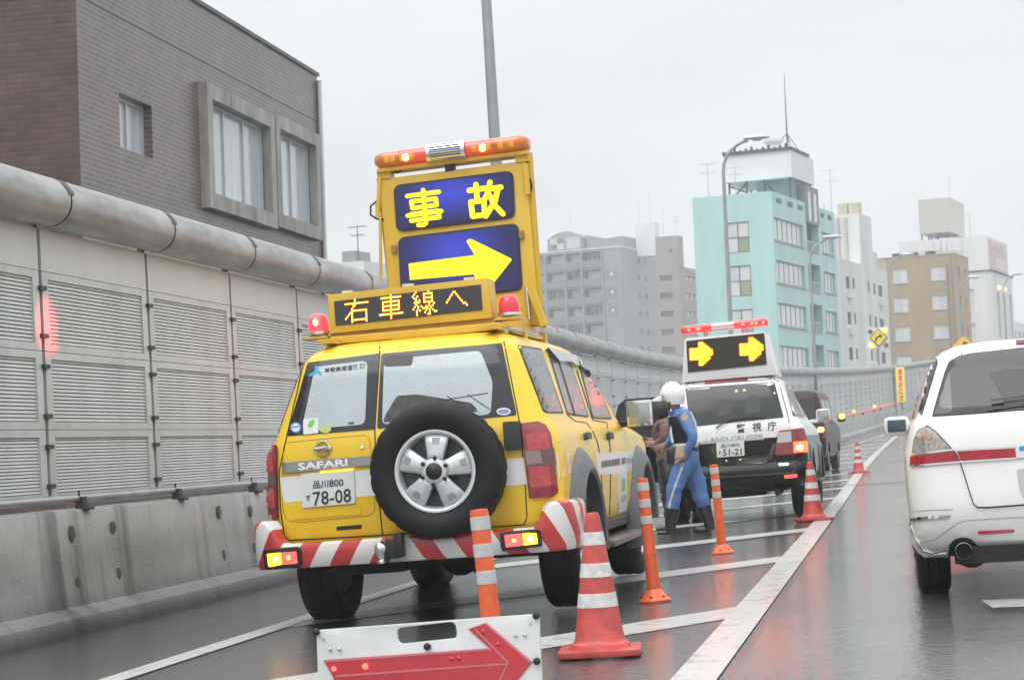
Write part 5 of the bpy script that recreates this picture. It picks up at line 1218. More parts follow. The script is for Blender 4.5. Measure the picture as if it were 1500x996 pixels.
p_ = lay('number_plate', LS, rpoly(c8((262, 610), (380, 601), (383, 665), (265, 674)), 1), m_plate, lc, .02, 8)
letters('plate_number', LS, '51-21', c8((290, 640), (371, 634), (372, 661), (291, 668)), m_ptext, p_, .02, .022)
letters('plate_area', LS, '品川800', c8((282, 616), (362, 610), (362, 628), (283, 634)), m_ptext, p_, .01, .022)
letters('plate_kana', LS, 'す', c8((271, 646), (283, 645), (284, 662), (272, 663)), m_ptext, p_, .02, .022)
lay('gate_recess', LS, rpoly(c8((192, 622), (262, 617), (262, 676), (480, 668), (505, 615), (520, 612), (500, 680), (470, 700), (225, 712)), 3), mat('gloss_black_trim', (.02, .02, .021), .12, coat=1), lc, .01)
for x, y in ((305, 689), (365, 684)): 
    mb = MB(); mb.lathe([(.02, 0), (.012, .012), (0, .014)], 10, facing(LS, *c8((x, y))[0], lc)); mb.build('chrome_button', m_chrome, lc, 60)
tl_ = lay('tail_lamp', LS, rpoly(c8((528, 560), (632, 548), (648, 600), (650, 655), (512, 664)), 2.5), m_lred, lc, .02, 5)
lay('silver_lens', LS, rpoly(c8((528, 566), (582, 560), (585, 606), (522, 612)), 1.5), mat('silvered_lens', (.55, .52, .52), .15, metal=.3, coat=1), tl_, .023, 5)
lay('stop_lens', LS, rpoly(c8((592, 607), (645, 603), (648, 650), (594, 653)), 1.5), mat('tail_lit_orange', (1, .25, .05), .2, emit=3, ecol=(1, .07, .015)), tl_, .023, 5)
lay('bulb', LS, rpoly(c8((605, 622), (630, 620), (630, 640), (605, 642)), 2), m_hot, tl_, .025, 5, base=None)
tl_ = lay('tail_lamp', LS, rpoly(c8((-5, 610), (52, 605), (55, 700), (-6, 705)), 2), m_lred, lc, .02, 5)
lay('stop_lens', LS, rpoly(c8((18, 660), (54, 657), (55, 697), (20, 700)), 1.5), mat('tail_lit_orange', (1, .25, .05)), tl_, .023, 5)
lay('bumper_reflector', LS, rpoly(c8((553, 749), (608, 744), (609, 758), (555, 763)), 1), m_lredlit, lc, .008)  # plain reflector, its shine painted with the glowing lamp material
lay('bumper_badge', LS, rpoly(c8((528, 700), (572, 697), (574, 708), (530, 711)), 2), m_chrome, lc, .006)
seam('bumper_crease', LS, c8((200, 762), (380, 752), (590, 738), (600, 712), (640, 690)), 2.0, mat('bumper_grey', (.03, .03, .032), .3), lc)
wheels(lc, [(.82, 1.1), (-.82, 1.1), (.82, 3.95), (-.82, 3.95)], .40, .275, .24)
mb = MB(); mb.box((0, 2.4, .42), (1.3, 4.3, .14)); mb.tube([(-.65, 1.1, .4), (.65, 1.1, .4)], .06, 8); mb.lathe([(.38, -.1), (.38, .1)], 20, Matrix.Translation((0, .75, .40)), True); mb.tube([(.55, .1, .33), (.55, .8, .33)], .04, 8); mb.build('chassis', m_under, lc)
cl_ = lambda *p: K(p, 960, 440, 2.93)
for q in (((552, 350), (585, 378), (630, 490), (640, 505), (590, 495)), ((592, 380), (610, 392), (652, 500), (640, 500))): lay('side_window', LS, rpoly(cl_(*q), 1.5), m_pglass, lc, .005, 5, mirror=0)
for s in (1,):
    mb = MB(); mb.box((s * 1.08, 3.3, 1.29), (.20, .12, .19), None, .05); mb.box((s * .96, 3.32, 1.22), (.16, .06, .05), None, .01); q = mb.build('door_mirror', m_wpaint, lc, 50)
    mb = MB(); mb.box((s * 1.08, 3.235, 1.292), (.16, .012, .145), None, .005); mb.build('mirror_glass', MATS['mirror_glass'], q, 50)
    mb = MB(); mb.box((s * .95, 2.5, .40), (.2, 1.8, .05), None, .015); mb.build('side_step', m_plast, lc)
for y in (1.1, 3.95):
    for s in (1, -1):
        mb = MB(); rings = []
        for i in range(19):
            a = math.pi * i / 18; rings.append(mb.verts([(s * x, y + r * math.cos(a), .40 + r * math.sin(a)) for r, x in ((.466, .9), (.466, .995), (.50, .998), (.54, .975), (.55, .9))]))
        mb.skin(rings); mb.build('wheel_arch_flare', m_bpaint, lc, 40)
# opened left rear door
DM = Matrix.Translation((-.95, 2.15, 0)) @ Matrix.Rotation(R(12), 4, 'Z'); mb = MB()
mb.extrude([[(0, .52), (0, 1.62), (-.12, 1.70), (-.62, 1.70), (-.72, 1.62), (-.88, 1.12), (-.88, .62), (-.75, .52)]], lambda x, z: DM @ Vector((x, 0, z)), lambda x, z: DM @ Vector((x, .09, z)))
d_ = mb.build('rear_door', m_bpaint, lc, 40, .015); d_['label'] = 'opened black rear door'
mb = MB(); mb.extrude([[(-.06, 1.16), (-.06, 1.58), (-.14, 1.64), (-.60, 1.64), (-.67, 1.58), (-.80, 1.16)]], lambda x, z: DM @ Vector((x, -.012, z)), lambda x, z: DM @ Vector((x, -.002, z))); mb.build('door_window', m_pglass, d_)
# roof board with two LED arrows and red light bar
YB = 25.72
bx = slab('arrow_display', PY(YB), rpoly(c8((132, 162), (455, 134), (477, 142), (492, 205), (520, 318), (300, 336), (115, 352), (120, 260), (124, 172)), [4, 2, 4, 0, 2, 0, 2, 0, 2]), 1.3, m_wpaint, lc, bevel=.02, smooth=18)
ds = slab('display_panel', PY(YB), rpoly(c8((133, 174), (467, 140), (478, 275), (140, 309)), 1), .02, mat('dark_display', (.03, .026, .022), .3, noise=.3, nscale=300), bx, -.012)
A1 = ["....##....", "....###...", "....####..", "#########.", "##########", "##########", "##########", "#########.", "#########.", "....####..", "....###...", "....##...."]
for q in (((147, 182), (245, 178), (246, 276), (150, 282)), ((361, 162), (461, 157), (464, 256), (365, 262))):
    dots('led_arrow', PY(YB), A1, c8(*q), m_ledh, ds, .95, -.016); dots('led_arrow', PY(YB), A1, c8(*q), mat('led_yellow', (1, .75, .05), .4, emit=2.6, ecol=(1, .31, .012)), ds, .60, -.019)
IL_ = LM.inverted()
def L3(x, y, Y): return IL_ @ PY(Y).hit(*c8((x, y))[0])
a0, a1 = L3(110, 130, YB + .5), L3(484, 92, YB + .5); ax = (a1 - a0).normalized(); LBM = LB; LB = Matrix.Translation(a0) @ ax.to_track_quat('X', 'Z').to_matrix().to_4x4(); LW = (a1 - a0).length
m_rl2 = mat('police_red_lens', (.42, .012, .03), .12, coat=1, noise=.3, nscale=18, emit=.6, ecol=(1, .02, .03))
lbar2 = lens(.36 * LW, .62 * LW, .13, .055, mat('clear_bar_cover', (.45, .42, .42), .1, metal=.4, coat=1), 'light_bar', lc)
lens(0, .358 * LW, .12, .056, m_rl2, 'red_lens', lbar2, (True, False)); lens(.622 * LW, LW, .12, .056, m_rl2, 'red_lens', lbar2, (False, True))
for u in (.10, .20, .215, .72, .82, .87, .95):
    mb = MB(); mb.lathe([(0, -.022), (.022, -.01), (.022, .012), (0, .022)], 8, LB @ Matrix.Translation((u * LW, -.112, -.008))); mb.build('lit_lamp', mat('red_point_lit', (1, .15, .1), .3, emit=170, ecol=(1, .0028, .0012)), lbar2, 60)
for u in (.28, .72):
    mb = MB(); mb.tube([LB @ Vector((u * LW, 0, -.05)), LB @ Vector((u * LW, 0, -.17))], .03, 8); mb.build('bar_foot', m_galv, lbar2)

# ------------------------------------------------------------------ dark red van ahead of the police car
VM = Matrix.Translation((-2.58, 48.6, gz(50) + .02)) @ Matrix.Rotation(R(-3.5), 4, 'Z')
dv = thing('dark_van', 'tall dark maroon van with glowing amber lamps stopped ahead of the police car', 'van', VM)
drings = [(.35, .1, 4.2, .8, .12, .25), (.5, .02, 4.35, .85, .14, .25), (.8, .02, 4.38, .86, .15, .25), (1.05, .03, 4.3, .855, .15, .25), (1.12, .04, 3.9, .845, .15, .25), (1.2, .06, 3.6, .83, .15, .22), (1.5, .12, 3.35, .79, .15, .2), (1.8, .2, 3.05, .735, .15, .2), (1.92, .26, 2.9, .69, .16, .2), (1.98, .35, 2.75, .6, .2, .25), (2.0, .5, 2.6, .48, .22, .25)]
db = car_body('body', drings, [mat('maroon_paint', (.035, .010, .014), .35, spec=.3)], dv, [(.85, .33), (3.4, .33)], .38)
wheels(dv, [(.74, .85), (-.74, .85), (.74, 3.4), (-.74, 3.4)], .33, .2, .2)
DS = Skin((db, VM)); IV = VM.inverted()
def vlay(nm, pts, axis, m, th=.006, mirror=None):
    """outline in the van's own measurements, pressed onto its body from behind or from the side"""
    V, F, E = grid_fill(pts, .15); I = []
    mb = MB(); vs = []
    for u, w in V:
        o = VM @ (Vector((u, -3, w)) if axis == 'r' else Vector((3, u, w))); d = VM.to_3x3() @ (Vector((0, 1, 0)) if axis == 'r' else Vector((-1, 0, 0)))
        p, n, i, _ = DS.t.ray_cast(o, d)
        if p is None: p, n, i, _ = DS.t.find_nearest(o + d * 2.1)
        vs.append(IV @ p + (VM.to_3x3().transposed() @ n).normalized() * th)
    v = mb.verts(vs); [mb.face([v[i] for i in f]) for f in F]
    if mirror is not None:
        mb.build(nm, m, dv, 30); mb = MB(); v = mb.verts([(-p.x, p.y, p.z) for p in vs]); [mb.face([v[i] for i in f]) for f in F]
    return mb.build(nm, m, dv, 30)
vlay('rear_window', rpoly([(-.68, 1.2), (.68, 1.2), (.6, 1.8), (-.6, 1.8)], .08), 'r', m_pglass)
for a, b2 in ((.45, 1.45), (1.55, 2.5), (2.58, 3.35)): vlay('side_window', rpoly([(a, 1.2), (b2, 1.2), (b2 - (.35 if b2 > 3 else .08), 1.75), (a + (.15 if a < 1 else .02), 1.75)], .05), 's', m_pglass, mirror=0)
for s in (1, -1):
    t_ = vlay('tail_lamp', rpoly([(s * .62, .78), (s * .84, .80), (s * .80, 1.25), (s * .70, 1.25)], .03), 'r', m_lred, .01)
    mb = MB(); mb.lathe([(0, -.07), (.07, -.05), (.08, .0), (.07, .05), (0, .07)], 12, Matrix.Translation((s * .76, .05, 1.02))); mb.build('indicator_lens', mat('amber_glow_lit', (1, .6, .15), .3, emit=4, ecol=(1, .50, .10)), t_, 60)
    mb = MB(); mb.box((s * 1.0, 3.1, 1.3), (.2, .12, .22), None, .04); mr2 = mb.build('door_mirror', m_plast, dv, 50)
    mb = MB(); mb.lathe([(0, -.07), (.07, -.05), (.08, .0), (.07, .05), (0, .07)], 12, Matrix.Translation((s * 1.02, 3.02, 1.33))); mb.build('indicator_lens', mat('amber_glow_lit'), mr2, 60)
mb = MB(); mb.box((0, 2.1, .42), (1.2, 3.8, .16)); mb.build('chassis', m_under, dv)

# ------------------------------------------------------------------ white minivan beside the zebra zone
WM = Matrix.Translation((.935, 12.15, 0)) @ Matrix.Rotation(R(-.3), 4, 'Y')
m_pearl = mat('pearl_white_paint', (.83, .825, .80), .18, coat=1, noise=.02, nscale=1, hook=droplets(170, .08))
wv = thing('white_minivan', 'pearl white minivan with dark rear glass in the open lane beside the cones', 'car', WM)
wr = [(.27, .14, 4.5, .83, .16, .3), (.31, .07, 4.62, .86, .2, .3), (.36, .02, 4.68, .885, .22, .3), (.46, -.02, 4.72, .895, .24, .3), (.56, -.035, 4.74, .898, .25, .3), (.66, -.02, 4.75, .90, .25, .3), (.80, .0, 4.74, .902, .25, .3), (.90, .01, 4.70, .895, .24, .3), (1.0, .025, 4.5, .875, .22, .3), (1.07, .045, 4.1, .845, .20, .28),
      (1.105, .075, 3.85, .82, .18, .25), (1.14, .115, 3.7, .80, .17, .22), (1.25, .19, 3.45, .767, .17, .2), (1.38, .28, 3.15, .725, .16, .2), (1.46, .34, 2.95, .685, .16, .2), (1.51, .37, 2.8, .63, .17, .2), (1.545, .40, 2.6, .54, .18, .25), (1.56, .48, 2.4, .44, .2, .25)]
wb = car_body('body', wr, [m_pearl], wv, [(.95, .33), (3.75, .33)], .37, crown=.06)
WS = Skin((wb, WM)); XC = 0.0
w2 = lambda *p: K(p, 1280, 480, 4.527)
w3 = lambda *p: K(p, 1280, 680, 4.527)
m_wglass = mat('privacy_glass', (.016, .018, .02), .07, spec=.55, hook=droplets(70, .05))
gl = lay('rear_window', WS, rpoly(w2((386, 592), (470, 300), (500, 228), (560, 190), (640, 172), (996, 132), (1165, 122), (1165, 538), (996, 548)), [2, 0, 2, 4, 2, 0, 0, 0, 0]), m_wglass, wv, .006, mj=0)
lay('seat_shape', WS, rpoly(w2((760, 310), (860, 280), (996, 275), (1100, 290), (1160, 520), (870, 535), (840, 430)), 4), mat('dim_headrest', (.05, .052, .054), .4), gl, .0085, base=None)
lay('glass_edge_reflection', WS, rpoly(w2((400, 580), (505, 290), (520, 540), (510, 575)), 4), mat('glass_edge_sheen', (.045, .046, .048), .12, coat=.6), gl, .0085, base=None)  # reflection along the glass edge painted as a paler patch
seam('wiper', WS, w2((780, 500), (850, 492), (996, 472), (1080, 462)), 3.2, m_plast, wv, .03); seam('wiper_arm', WS, w2((540, 572), (720, 560), (850, 535), (996, 515), (1100, 505)), 2.6, m_plast, wv, .022)
lay('high_stop_lamp', WS, w2((942, 92), (1165, 75), (1165, 98), (945, 114)), mat('dark_stop_red', (.16, .01, .02), .2, coat=1), wv, .012, mj=0)
seam('tailgate_gap', WS, w2((582, 180), (578, 150), (575, 128)), 1.1, m_seam, wv, mj=0)
tl2 = lay('tail_lamp', WS, rpoly(w2((352, 652), (395, 685), (455, 745), (512, 808), (385, 822), (262, 832), (272, 750), (292, 690), (310, 672)), 1.5), mat('clear_lamp_lens', (.36, .33, .30), .12, coat=1, metal=.3, noise=.45, nscale=45), wv, .012, 4, mirror=0)
lay('bulb_reflector', WS, rpoly(w2((318, 700), (360, 680), (395, 705), (395, 750), (325, 750)), 2), mat('bulb_copper', (.42, .30, .22), .2, metal=.5, noise=.5, nscale=60), tl2, .0135, 4, base=None, mirror=0)
lay('red_lens', WS, rpoly(w2((252, 850), (385, 838), (532, 818), (566, 884), (400, 898), (248, 910)), 1.5), mat('minivan_red_lens', (.36, .010, .02), .15, coat=.3, noise=.3, nscale=40), tl2, .012, 4, mirror=0)
lay('red_lens', WS, rpoly(w2((552, 820), (935, 799), (940, 860), (577, 884)), 1.5), mat('minivan_red_lens'), wv, .010, 5, mirror=0)
seam('chrome_trim', WS, w2((262, 838), (390, 826), (520, 810), (550, 806), (932, 786)), 2.0, m_chrome, wv, .014, mj=0); seam('chrome_trim', WS, w2((248, 915), (400, 904), (570, 890), (940, 866)), 2.2, m_chrome, wv, .014, mj=0)
lay('badge_panel', WS, w2((940, 786), (1130, 772), (1130, 852), (945, 866)), m_chrome, wv, .012, mirror=0); lay('badge_field', WS, rpoly(w2((962, 788), (1010, 784), (1010, 815), (965, 820)), 2), mat('emblem_blue'), wv, .014)
seam('tailgate_gap', WS, w2((355, 650), (400, 680), (460, 742), (520, 808), (548, 840), (573, 895), (605, 990)) + w3((640, 200), (660, 262), (690, 285), (760, 286), (996, 268), (1165, 256)), 1.7, m_seam, wv, .014, mj=0)
lay('bumper_trim', WS, rpoly(w3((247, 358), (320, 345), (508, 332), (500, 346), (400, 358), (250, 372)), 1), m_chrome, wv, .012, 5, mirror=0)
seam('bumper_crease', WS, w3((250, 312), (400, 302), (525, 298)), 1.2, mat('crease_grey', (.42, .42, .40), .4), wv, .002, mj=0)
seam('bumper_crease', WS, w3((290, 520), (400, 500), (560, 385), (620, 370), (1165, 340)), 1.4, mat('crease_grey'), wv, .002, mj=0)
lay('bumper_reflector', WS, rpoly(w3((685, 444), (700, 440), (925, 430), (936, 436), (925, 450), (700, 463)), 2), mat('reflector_red', (.45, .02, .05), .2, coat=1), wv, .006, 5, mirror=0)
lay('plate_recess', WS, rpoly(w3((945, 40), (965, 30), (1165, 20), (1165, 235), (1000, 245), (968, 180)), 3), mat('recess_grey', (.50, .50, .48), .4), wv, .003, mj=0)
mb = MB(); mb.box((0, -.02, .70), (.33, .02, .165), None, .004); pv = mb.build('number_plate', m_plate, wv)
mb = MB(); mb.lathe([(.047, 0), (.050, .004), (.050, .012), (.047, .016), (.044, .30)], 26, Matrix.Translation((-.60, -.055, .312)) @ Matrix.Rotation(R(-90), 4, 'X')); ex = mb.build('exhaust_tip', m_chrome, wv, 40)
mb = MB(); mb.lathe([(.045, .05), (0, .05)], 20, Matrix.Translation((-.60, -.05, .312)) @ Matrix.Rotation(R(-90), 4, 'X')); mb.build('exhaust_bore', m_under, ex)
lay('exhaust_cutout', WS, rpoly(w3((492, 640), (500, 530), (540, 492), (600, 482), (650, 495), (690, 540), (800, 560), (800, 660)), 4), m_under, wv, .012, 4, mirror=0)
lay('lower_valance', WS, w3((690, 545), (1165, 520), (1165, 660), (700, 665)), m_under, wv, .003, 6, mj=0)
lay('corner_skirt', WS, rpoly(w3((248, 400), (275, 480), (330, 560), (400, 585), (488, 578), (492, 602), (470, 630), (380, 640), (300, 632), (262, 570)), 2), m_pearl, wv, .014, 4, mirror=0, smooth=80)
seam('skirt_gap', WS, w3((252, 392), (285, 490), (335, 565), (390, 578), (480, 560)), 1.2, m_seam, wv, .016, mj=0)
wheels(wv, [(-.77, .95), (.77, .95), (-.77, 3.75), (.77, 3.75)], .33, .21, .215)
mb = MB(); mb.box((0, 2.3, .33), (1.15, 4.1, .12)); mb.lathe([(0, 0), (.11, .02), (.11, .45), (0, .47)], 14, Matrix.Translation((-.55, .2, .30)) @ Matrix.Rotation(R(-90), 4, 'X')); mb.box((0, .15, .28), (1.3, .25, .10)); mb.build('chassis', m_under, wv)
lay('side_window', WS, rpoly(w2((422, 208), (400, 205), (372, 262), (338, 335), (318, 440), (300, 560), (318, 585), (345, 500), (390, 350), (425, 235)), 1), m_wglass, wv, .005, 4, mirror=0)
for s in (-1, 1):
    mb = MB(); mb.box((s * .935, 3.0, 1.075), (.20, .15, .145), None, .055); mb.box((s * .83, 3.05, 1.03), (.12, .06, .05), None, .01); q = mb.build('door_mirror', m_pearl, wv, 50)
    mb = MB(); mb.box((s * .935, 2.922, 1.077), (.135, .015, .09), None, .007); mb.build('mirror_glass', mat('tinted_mirror', (.07, .10, .115), .08, metal=.5, hook=droplets(90, .5)), q, 50)
# car further up the lane, mostly behind the minivan
sv = copy_tree(wv); sv.name = 'grey_minivan'; sv['label'] = 'dark grey minivan further up the lane, hidden but for its mirror beyond the white one'; sv['category'] = 'car'
sv.matrix_world = Matrix.Translation((.95, 21.0, 0)); FR[sv.name] = sv.matrix_world.copy()
m_gray = mat('dark_grey_paint', (.05, .053, .056), .25, coat=1)
def repaint(o):
    for i, sl in enumerate(o.material_slots):
        if sl.material == m_pearl: sl.link = 'OBJECT'; sl.material = m_gray
        if sl.material and sl.material.name == 'minivan_red_lens': sl.link = 'OBJECT'; sl.material = mat('brake_lamp_lit', (.9, .05, .05), .2, emit=14, ecol=(1, .10, .08))
    for c in o.children: repaint(c)
repaint(sv)

# ================================================================== CONES, POSTS, BOARDS, SIGNS
m_cone = mat('cone_red', (.52, .07, .062), .42, noise=.28, nscale=11, coat=.2)
m_refl = mat('reflective_white', (.64, .64, .62), .4, noise=.24, nscale=25)
m_orange = mat('post_orange', (.78, .125, .035), .42, noise=.18, nscale=14, coat=.2)
m_silver = mat('reflective_silver', (.50, .52, .53), .35, noise=.1, nscale=30)
def cone(x, y, z, label, rot=0, tilt=0):
    t = thing('traffic_cone', label, 'traffic cone', Matrix.Translation((x, y, z + .012)) @ Matrix.Rotation(tilt, 4, 'Y') @ Matrix.Rotation(rot, 4, 'Z'), 'red traffic cones along the lane line')
    rad = lambda z: .128 - (z - .06) * (.128 - .034) / .65
    mb = MB(); mb.lathe([(.158, .03), (.15, .052), (.135, .06)] + [(rad(z), z) for z in (.075, .2, .35, .5, .65, .69)] + [(.028, .708), (.018, .708), (.016, .66)], 32); mb.build('cone_body', m_cone, t, 40)
    b = MB(); sq = rpoly([(-.205, -.205), (.205, -.205), (.205, .205), (-.205, .205)], .05, 5); b.extrude([sq], lambda u, v: (u, v, 0), lambda u, v: (u, v, .03)); b.build('cone_base', m_cone, t, 40, .006)
    for a, c in ((.235, .305), (.385, .455), (.545, .61)):
        k = MB(); k.lathe([(rad(a) + .0005, a), (rad(a) + .002, a + .001), (rad(c) + .002, c - .001), (rad(c) + .0005, c)], 32); k.build('reflective_band', m_refl, t, 40)
cone(-1.545, 10.0, 0, 'large red and white cone standing between the arrow board and the yellow patrol car', .1)
cone(-1.07, 24.4, 0, 'red and white cone at the rear corner of the police car', .3)
cone(-.95, 47.0, gz(47), 'small distant red and white cone beside the dark maroon van', .5)
def delineator(x, y, lean, label):
    t = thing('lane_post', label, 'lane post', Matrix.Translation((x, y, .004)) @ Matrix.Rotation(R(lean), 4, 'Y'), 'orange flexible lane posts')
    mb = MB(); mb.lathe([(.047, .06), (.044, .12), (.039, .5), (.0385, .80), (.036, .82), (.0, .822)], 24); mb.build('post', m_orange, t, 40)
    mb = MB(); mb.lathe([(.0, .0), (.108, .0), (.110, .012), (.085, .035), (.056, .075), (.046, .085)], 24)
    mb.build('post_base', m_orange, t, 40)
    for k in range(6):
        a = k * math.pi / 3 + .4; mb = MB(); mb.lathe([(.010, .0), (.010, .008), (0, .009)], 8, Matrix.Translation((.083 * math.cos(a), .083 * math.sin(a), .032))); mb.build('base_bolt', m_blk, t)
    for a, c in ((.515, .57), (.625, .68), (.735, .79)):
        mb = MB(); r = .0395; mb.lathe([(r - .001, a), (r + .0015, a + .002), (r + .0010, c - .002), (r - .001, c)], 24); mb.build('reflective_band', m_silver, t, 40)
delineator(-1.66, 8.0, -3.0, 'orange lane post rising behind the white arrow board, next to the spare wheel')
delineator(-1.655, 13.2, -2.4, 'orange lane post beside the front wheel of the yellow patrol car')
delineator(-1.655, 18.4, -2.0, 'orange lane post in front of the police car, right of the officer')
# --- white board with a red arrow
AM = Matrix.Translation(PY(7.4).hit(630, 1010)); AM.translation.z = 0
ab = thing('arrow_board', 'white folding board with a red arrow and a handle slot, standing before the patrol car', 'sign board', AM)
cb8 = lambda *p: K(p, 440, 850, 2.885); PA = PY(7.4); PB = PY(7.394)
m_bw = mat('scuffed_white_board', (.70, .71, .71), .35, noise=.07, nscale=6, bump=.05)
bd = slab('panel', PA, [rpoly([(463.5, 923), (789, 899), (797, 1078), (469, 1092)], 5), rpoly(cb8((404, 200), (655, 172), (665, 243), (412, 270)), 9, 5)], .022, m_bw, ab, bevel=.003, smooth=18)
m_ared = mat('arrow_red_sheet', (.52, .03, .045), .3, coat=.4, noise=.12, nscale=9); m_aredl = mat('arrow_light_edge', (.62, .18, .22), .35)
ar = slab('arrow', PB, cb8((97, 335), (800, 285), (710, 205), (785, 178), (980, 343), (838, 520), (760, 522), (838, 424), (150, 478), (140, 410)), .004, m_ared, ab)
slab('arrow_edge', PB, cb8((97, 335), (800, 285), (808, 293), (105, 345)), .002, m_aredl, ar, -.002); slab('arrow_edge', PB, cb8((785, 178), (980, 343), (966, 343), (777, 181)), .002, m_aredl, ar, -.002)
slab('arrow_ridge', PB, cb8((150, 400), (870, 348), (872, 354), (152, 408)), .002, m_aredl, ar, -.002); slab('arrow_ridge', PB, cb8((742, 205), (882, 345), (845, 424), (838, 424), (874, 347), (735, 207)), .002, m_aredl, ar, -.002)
IA = AM.inverted()
for x, y, r, mt, nm in ((997, 148, .014, m_blk, 'rubber_stop'), (1000, 340, .014, m_blk, 'rubber_stop'), (537, 278, .014, m_blk, 'rubber_stop'), (68, 217, .014, m_blk, 'rubber_stop'), (126, 291, .007, m_galv, 'rivet'), (164, 290, .007, m_galv, 'rivet'), (910, 233, .007, m_galv, 'rivet'), (949, 230, .007, m_galv, 'rivet'), (97, 244, .005, m_galv, 'rivet'), (972, 181, .005, m_galv, 'rivet'), (142, 372, .009, m_red_l, 'lit_lamp'), (275, 362, .011, m_red_l, 'lit_lamp'), (640, 330, .008, m_ared, 'lamp'), (670, 328, .008, m_ared, 'lamp'), (835, 268, .008, m_ared, 'lamp'), (772, 215, .008, m_ared, 'lamp')):
    p = IA @ PB.hit(*cb8((x, y))[0]); mb = MB(); mb.lathe([(r, 0), (r, r * .5), (r * .6, r * .9), (0, r)], 12, Matrix.Translation(p) @ Matrix.Rotation(R(90), 4, 'X')); mb.build(nm, mt, ab, 40)
for s in (-1, 1):
    mb = MB(); mb.tube([(s * .36, .03, .40), (s * .36, .30, .0)], .013, 8); mb.build('rear_leg', m_galv, ab)
    mb = MB(); mb.tube([(s * .37, .012, .06), (s * .37, .012, .0)], .013, 8); mb.build('front_foot', m_blk, ab)
# --- curve warning sign on the parapet
YC = 112.0; cv = lambda *p: K(p, 1180, 460, 3.83)
CM = Matrix.Translation(PY(YC).hit(1286, 560)); m_sgw = mat('sign_white', (.74, .74, .74), .4); m_sgy = mat('sign_yellow', (.88, .68, .03), .35)
t = thing('curve_sign', 'white square sign with a yellow diamond, bent black arrow and four round lamps', 'road sign', CM)
pn = slab('panel', PY(YC), cv((344, 78), (462, 74), (470, 190), (352, 196)), .12, m_sgw, t, bevel=.02)
slab('diamond', PY(YC), rpoly(cv((408, 82), (459, 130), (412, 187), (358, 135)), 1), .04, mat('sign_edge', (.12, .10, .03), .5), t, -.05); slab('diamond_face', PY(YC), rpoly(cv((408, 88), (453, 130), (412, 180), (364, 135)), 1), .03, m_sgy, t, -.065)
slab('bent_arrow', PY(YC), cv((388, 155), (392, 138), (402, 126), (414, 120), (412, 112), (432, 120), (420, 136), (417, 128), (406, 133), (400, 142), (397, 158)), .02, m_blacktxt, t, -.08)
for x, y, mt in ((363, 97, None), (445, 90, 1), (371, 178, 1), (452, 171, None)):
    p = CM.inverted() @ PY(YC - .05).hit(*cv((x, y))[0]); mb = MB(); mb.lathe([(.13, 0), (.12, .05), (.06, .09), (0, .1)], 16, Matrix.Translation(p) @ Matrix.Rotation(R(90), 4, 'X')); mb.build('lamp', mat('sign_lamp_lit', (1, .85, .1), .3, emit=1.2, ecol=(1, .85, .08)) if mt else mat('sign_lamp_off', (.22, .12, .07), .3), t, 60)
mb = MB(); q0, q1 = CM.inverted() @ PY(YC + .2).hit(1286, 508), CM.inverted() @ PY(YC + .2).hit(1291, 600); mb.tube([q0, q1], .06, 8); mb.build('post', m_pole, t)
# --- tall yellow slow-down sign
YV = 107.0; VMx = Matrix.Translation(PY(YV).hit(1320, 565))
t = thing('slow_down_sign', 'narrow upright yellow sign with red writing on the noise wall', 'road sign', VMx)
pn = slab('panel', PY(YV), rpoly(cv((504, 300), (553, 297), (563, 494), (515, 497)), 1), .08, mat('sign_bright_yellow', (.90, .66, .03), .35, emit=.25, ecol=(1, .75, .02)), t, bevel=.01)
slab('text_field', PY(YV), rpoly(cv((517, 306), (542, 304), (551, 487), (526, 490)), 1), .02, mat('sign_field_cream', (.85, .62, .35), .4, emit=.15, ecol=(1, .75, .4)), pn, -.03)
for k, ch in enumerate('速度おとせ'):
    y = 308 + k * 36; letters('character', PY(YV - .035), ch, cv((519 + k * 1.9, y), (541 + k * 1.9, y - 1), (542 + k * 1.9, y + 32), (520 + k * 1.9, y + 33)), mat('sign_red', (.60, .03, .06), .4), pn, .02, .004)
mb = MB(); mb.tube([VMx.inverted() @ PY(YV + .2).hit(1316, 536), VMx.inverted() @ PY(YV + .2).hit(1322, 600)], .05, 6); mb.build('post', m_pole, t)
# --- yellow warning sign whose top shows over the minivan
YW = 118.0; t = thing('warning_sign', 'yellow diamond warning sign peeking over the roof of the white minivan', 'road sign', Matrix.Translation(PY(YW).hit(1410, 520)))
slab('panel', PY(YW), rpoly([(1411, 492), (1429, 507), (1412, 524), (1394, 508)], 2), .06, mat('sign_amber', (.80, .42, .02), .35, emit=.2, ecol=(1, .55, .02)), t); slab('bent_arrow', PY(YW), [(1405, 515), (1406, 507), (1412, 502), (1411, 499), (1418, 503), (1413, 508), (1412, 505), (1409, 509), (1408, 515)], .03, m_blacktxt, t, -.02)
mb = MB(); p = t.matrix_world.inverted() @ PY(YW + .1).hit(1412, 520); mb.tube([p, p - Vector((0, 0, 4))], .07, 8); mb.build('post', m_pole, t)

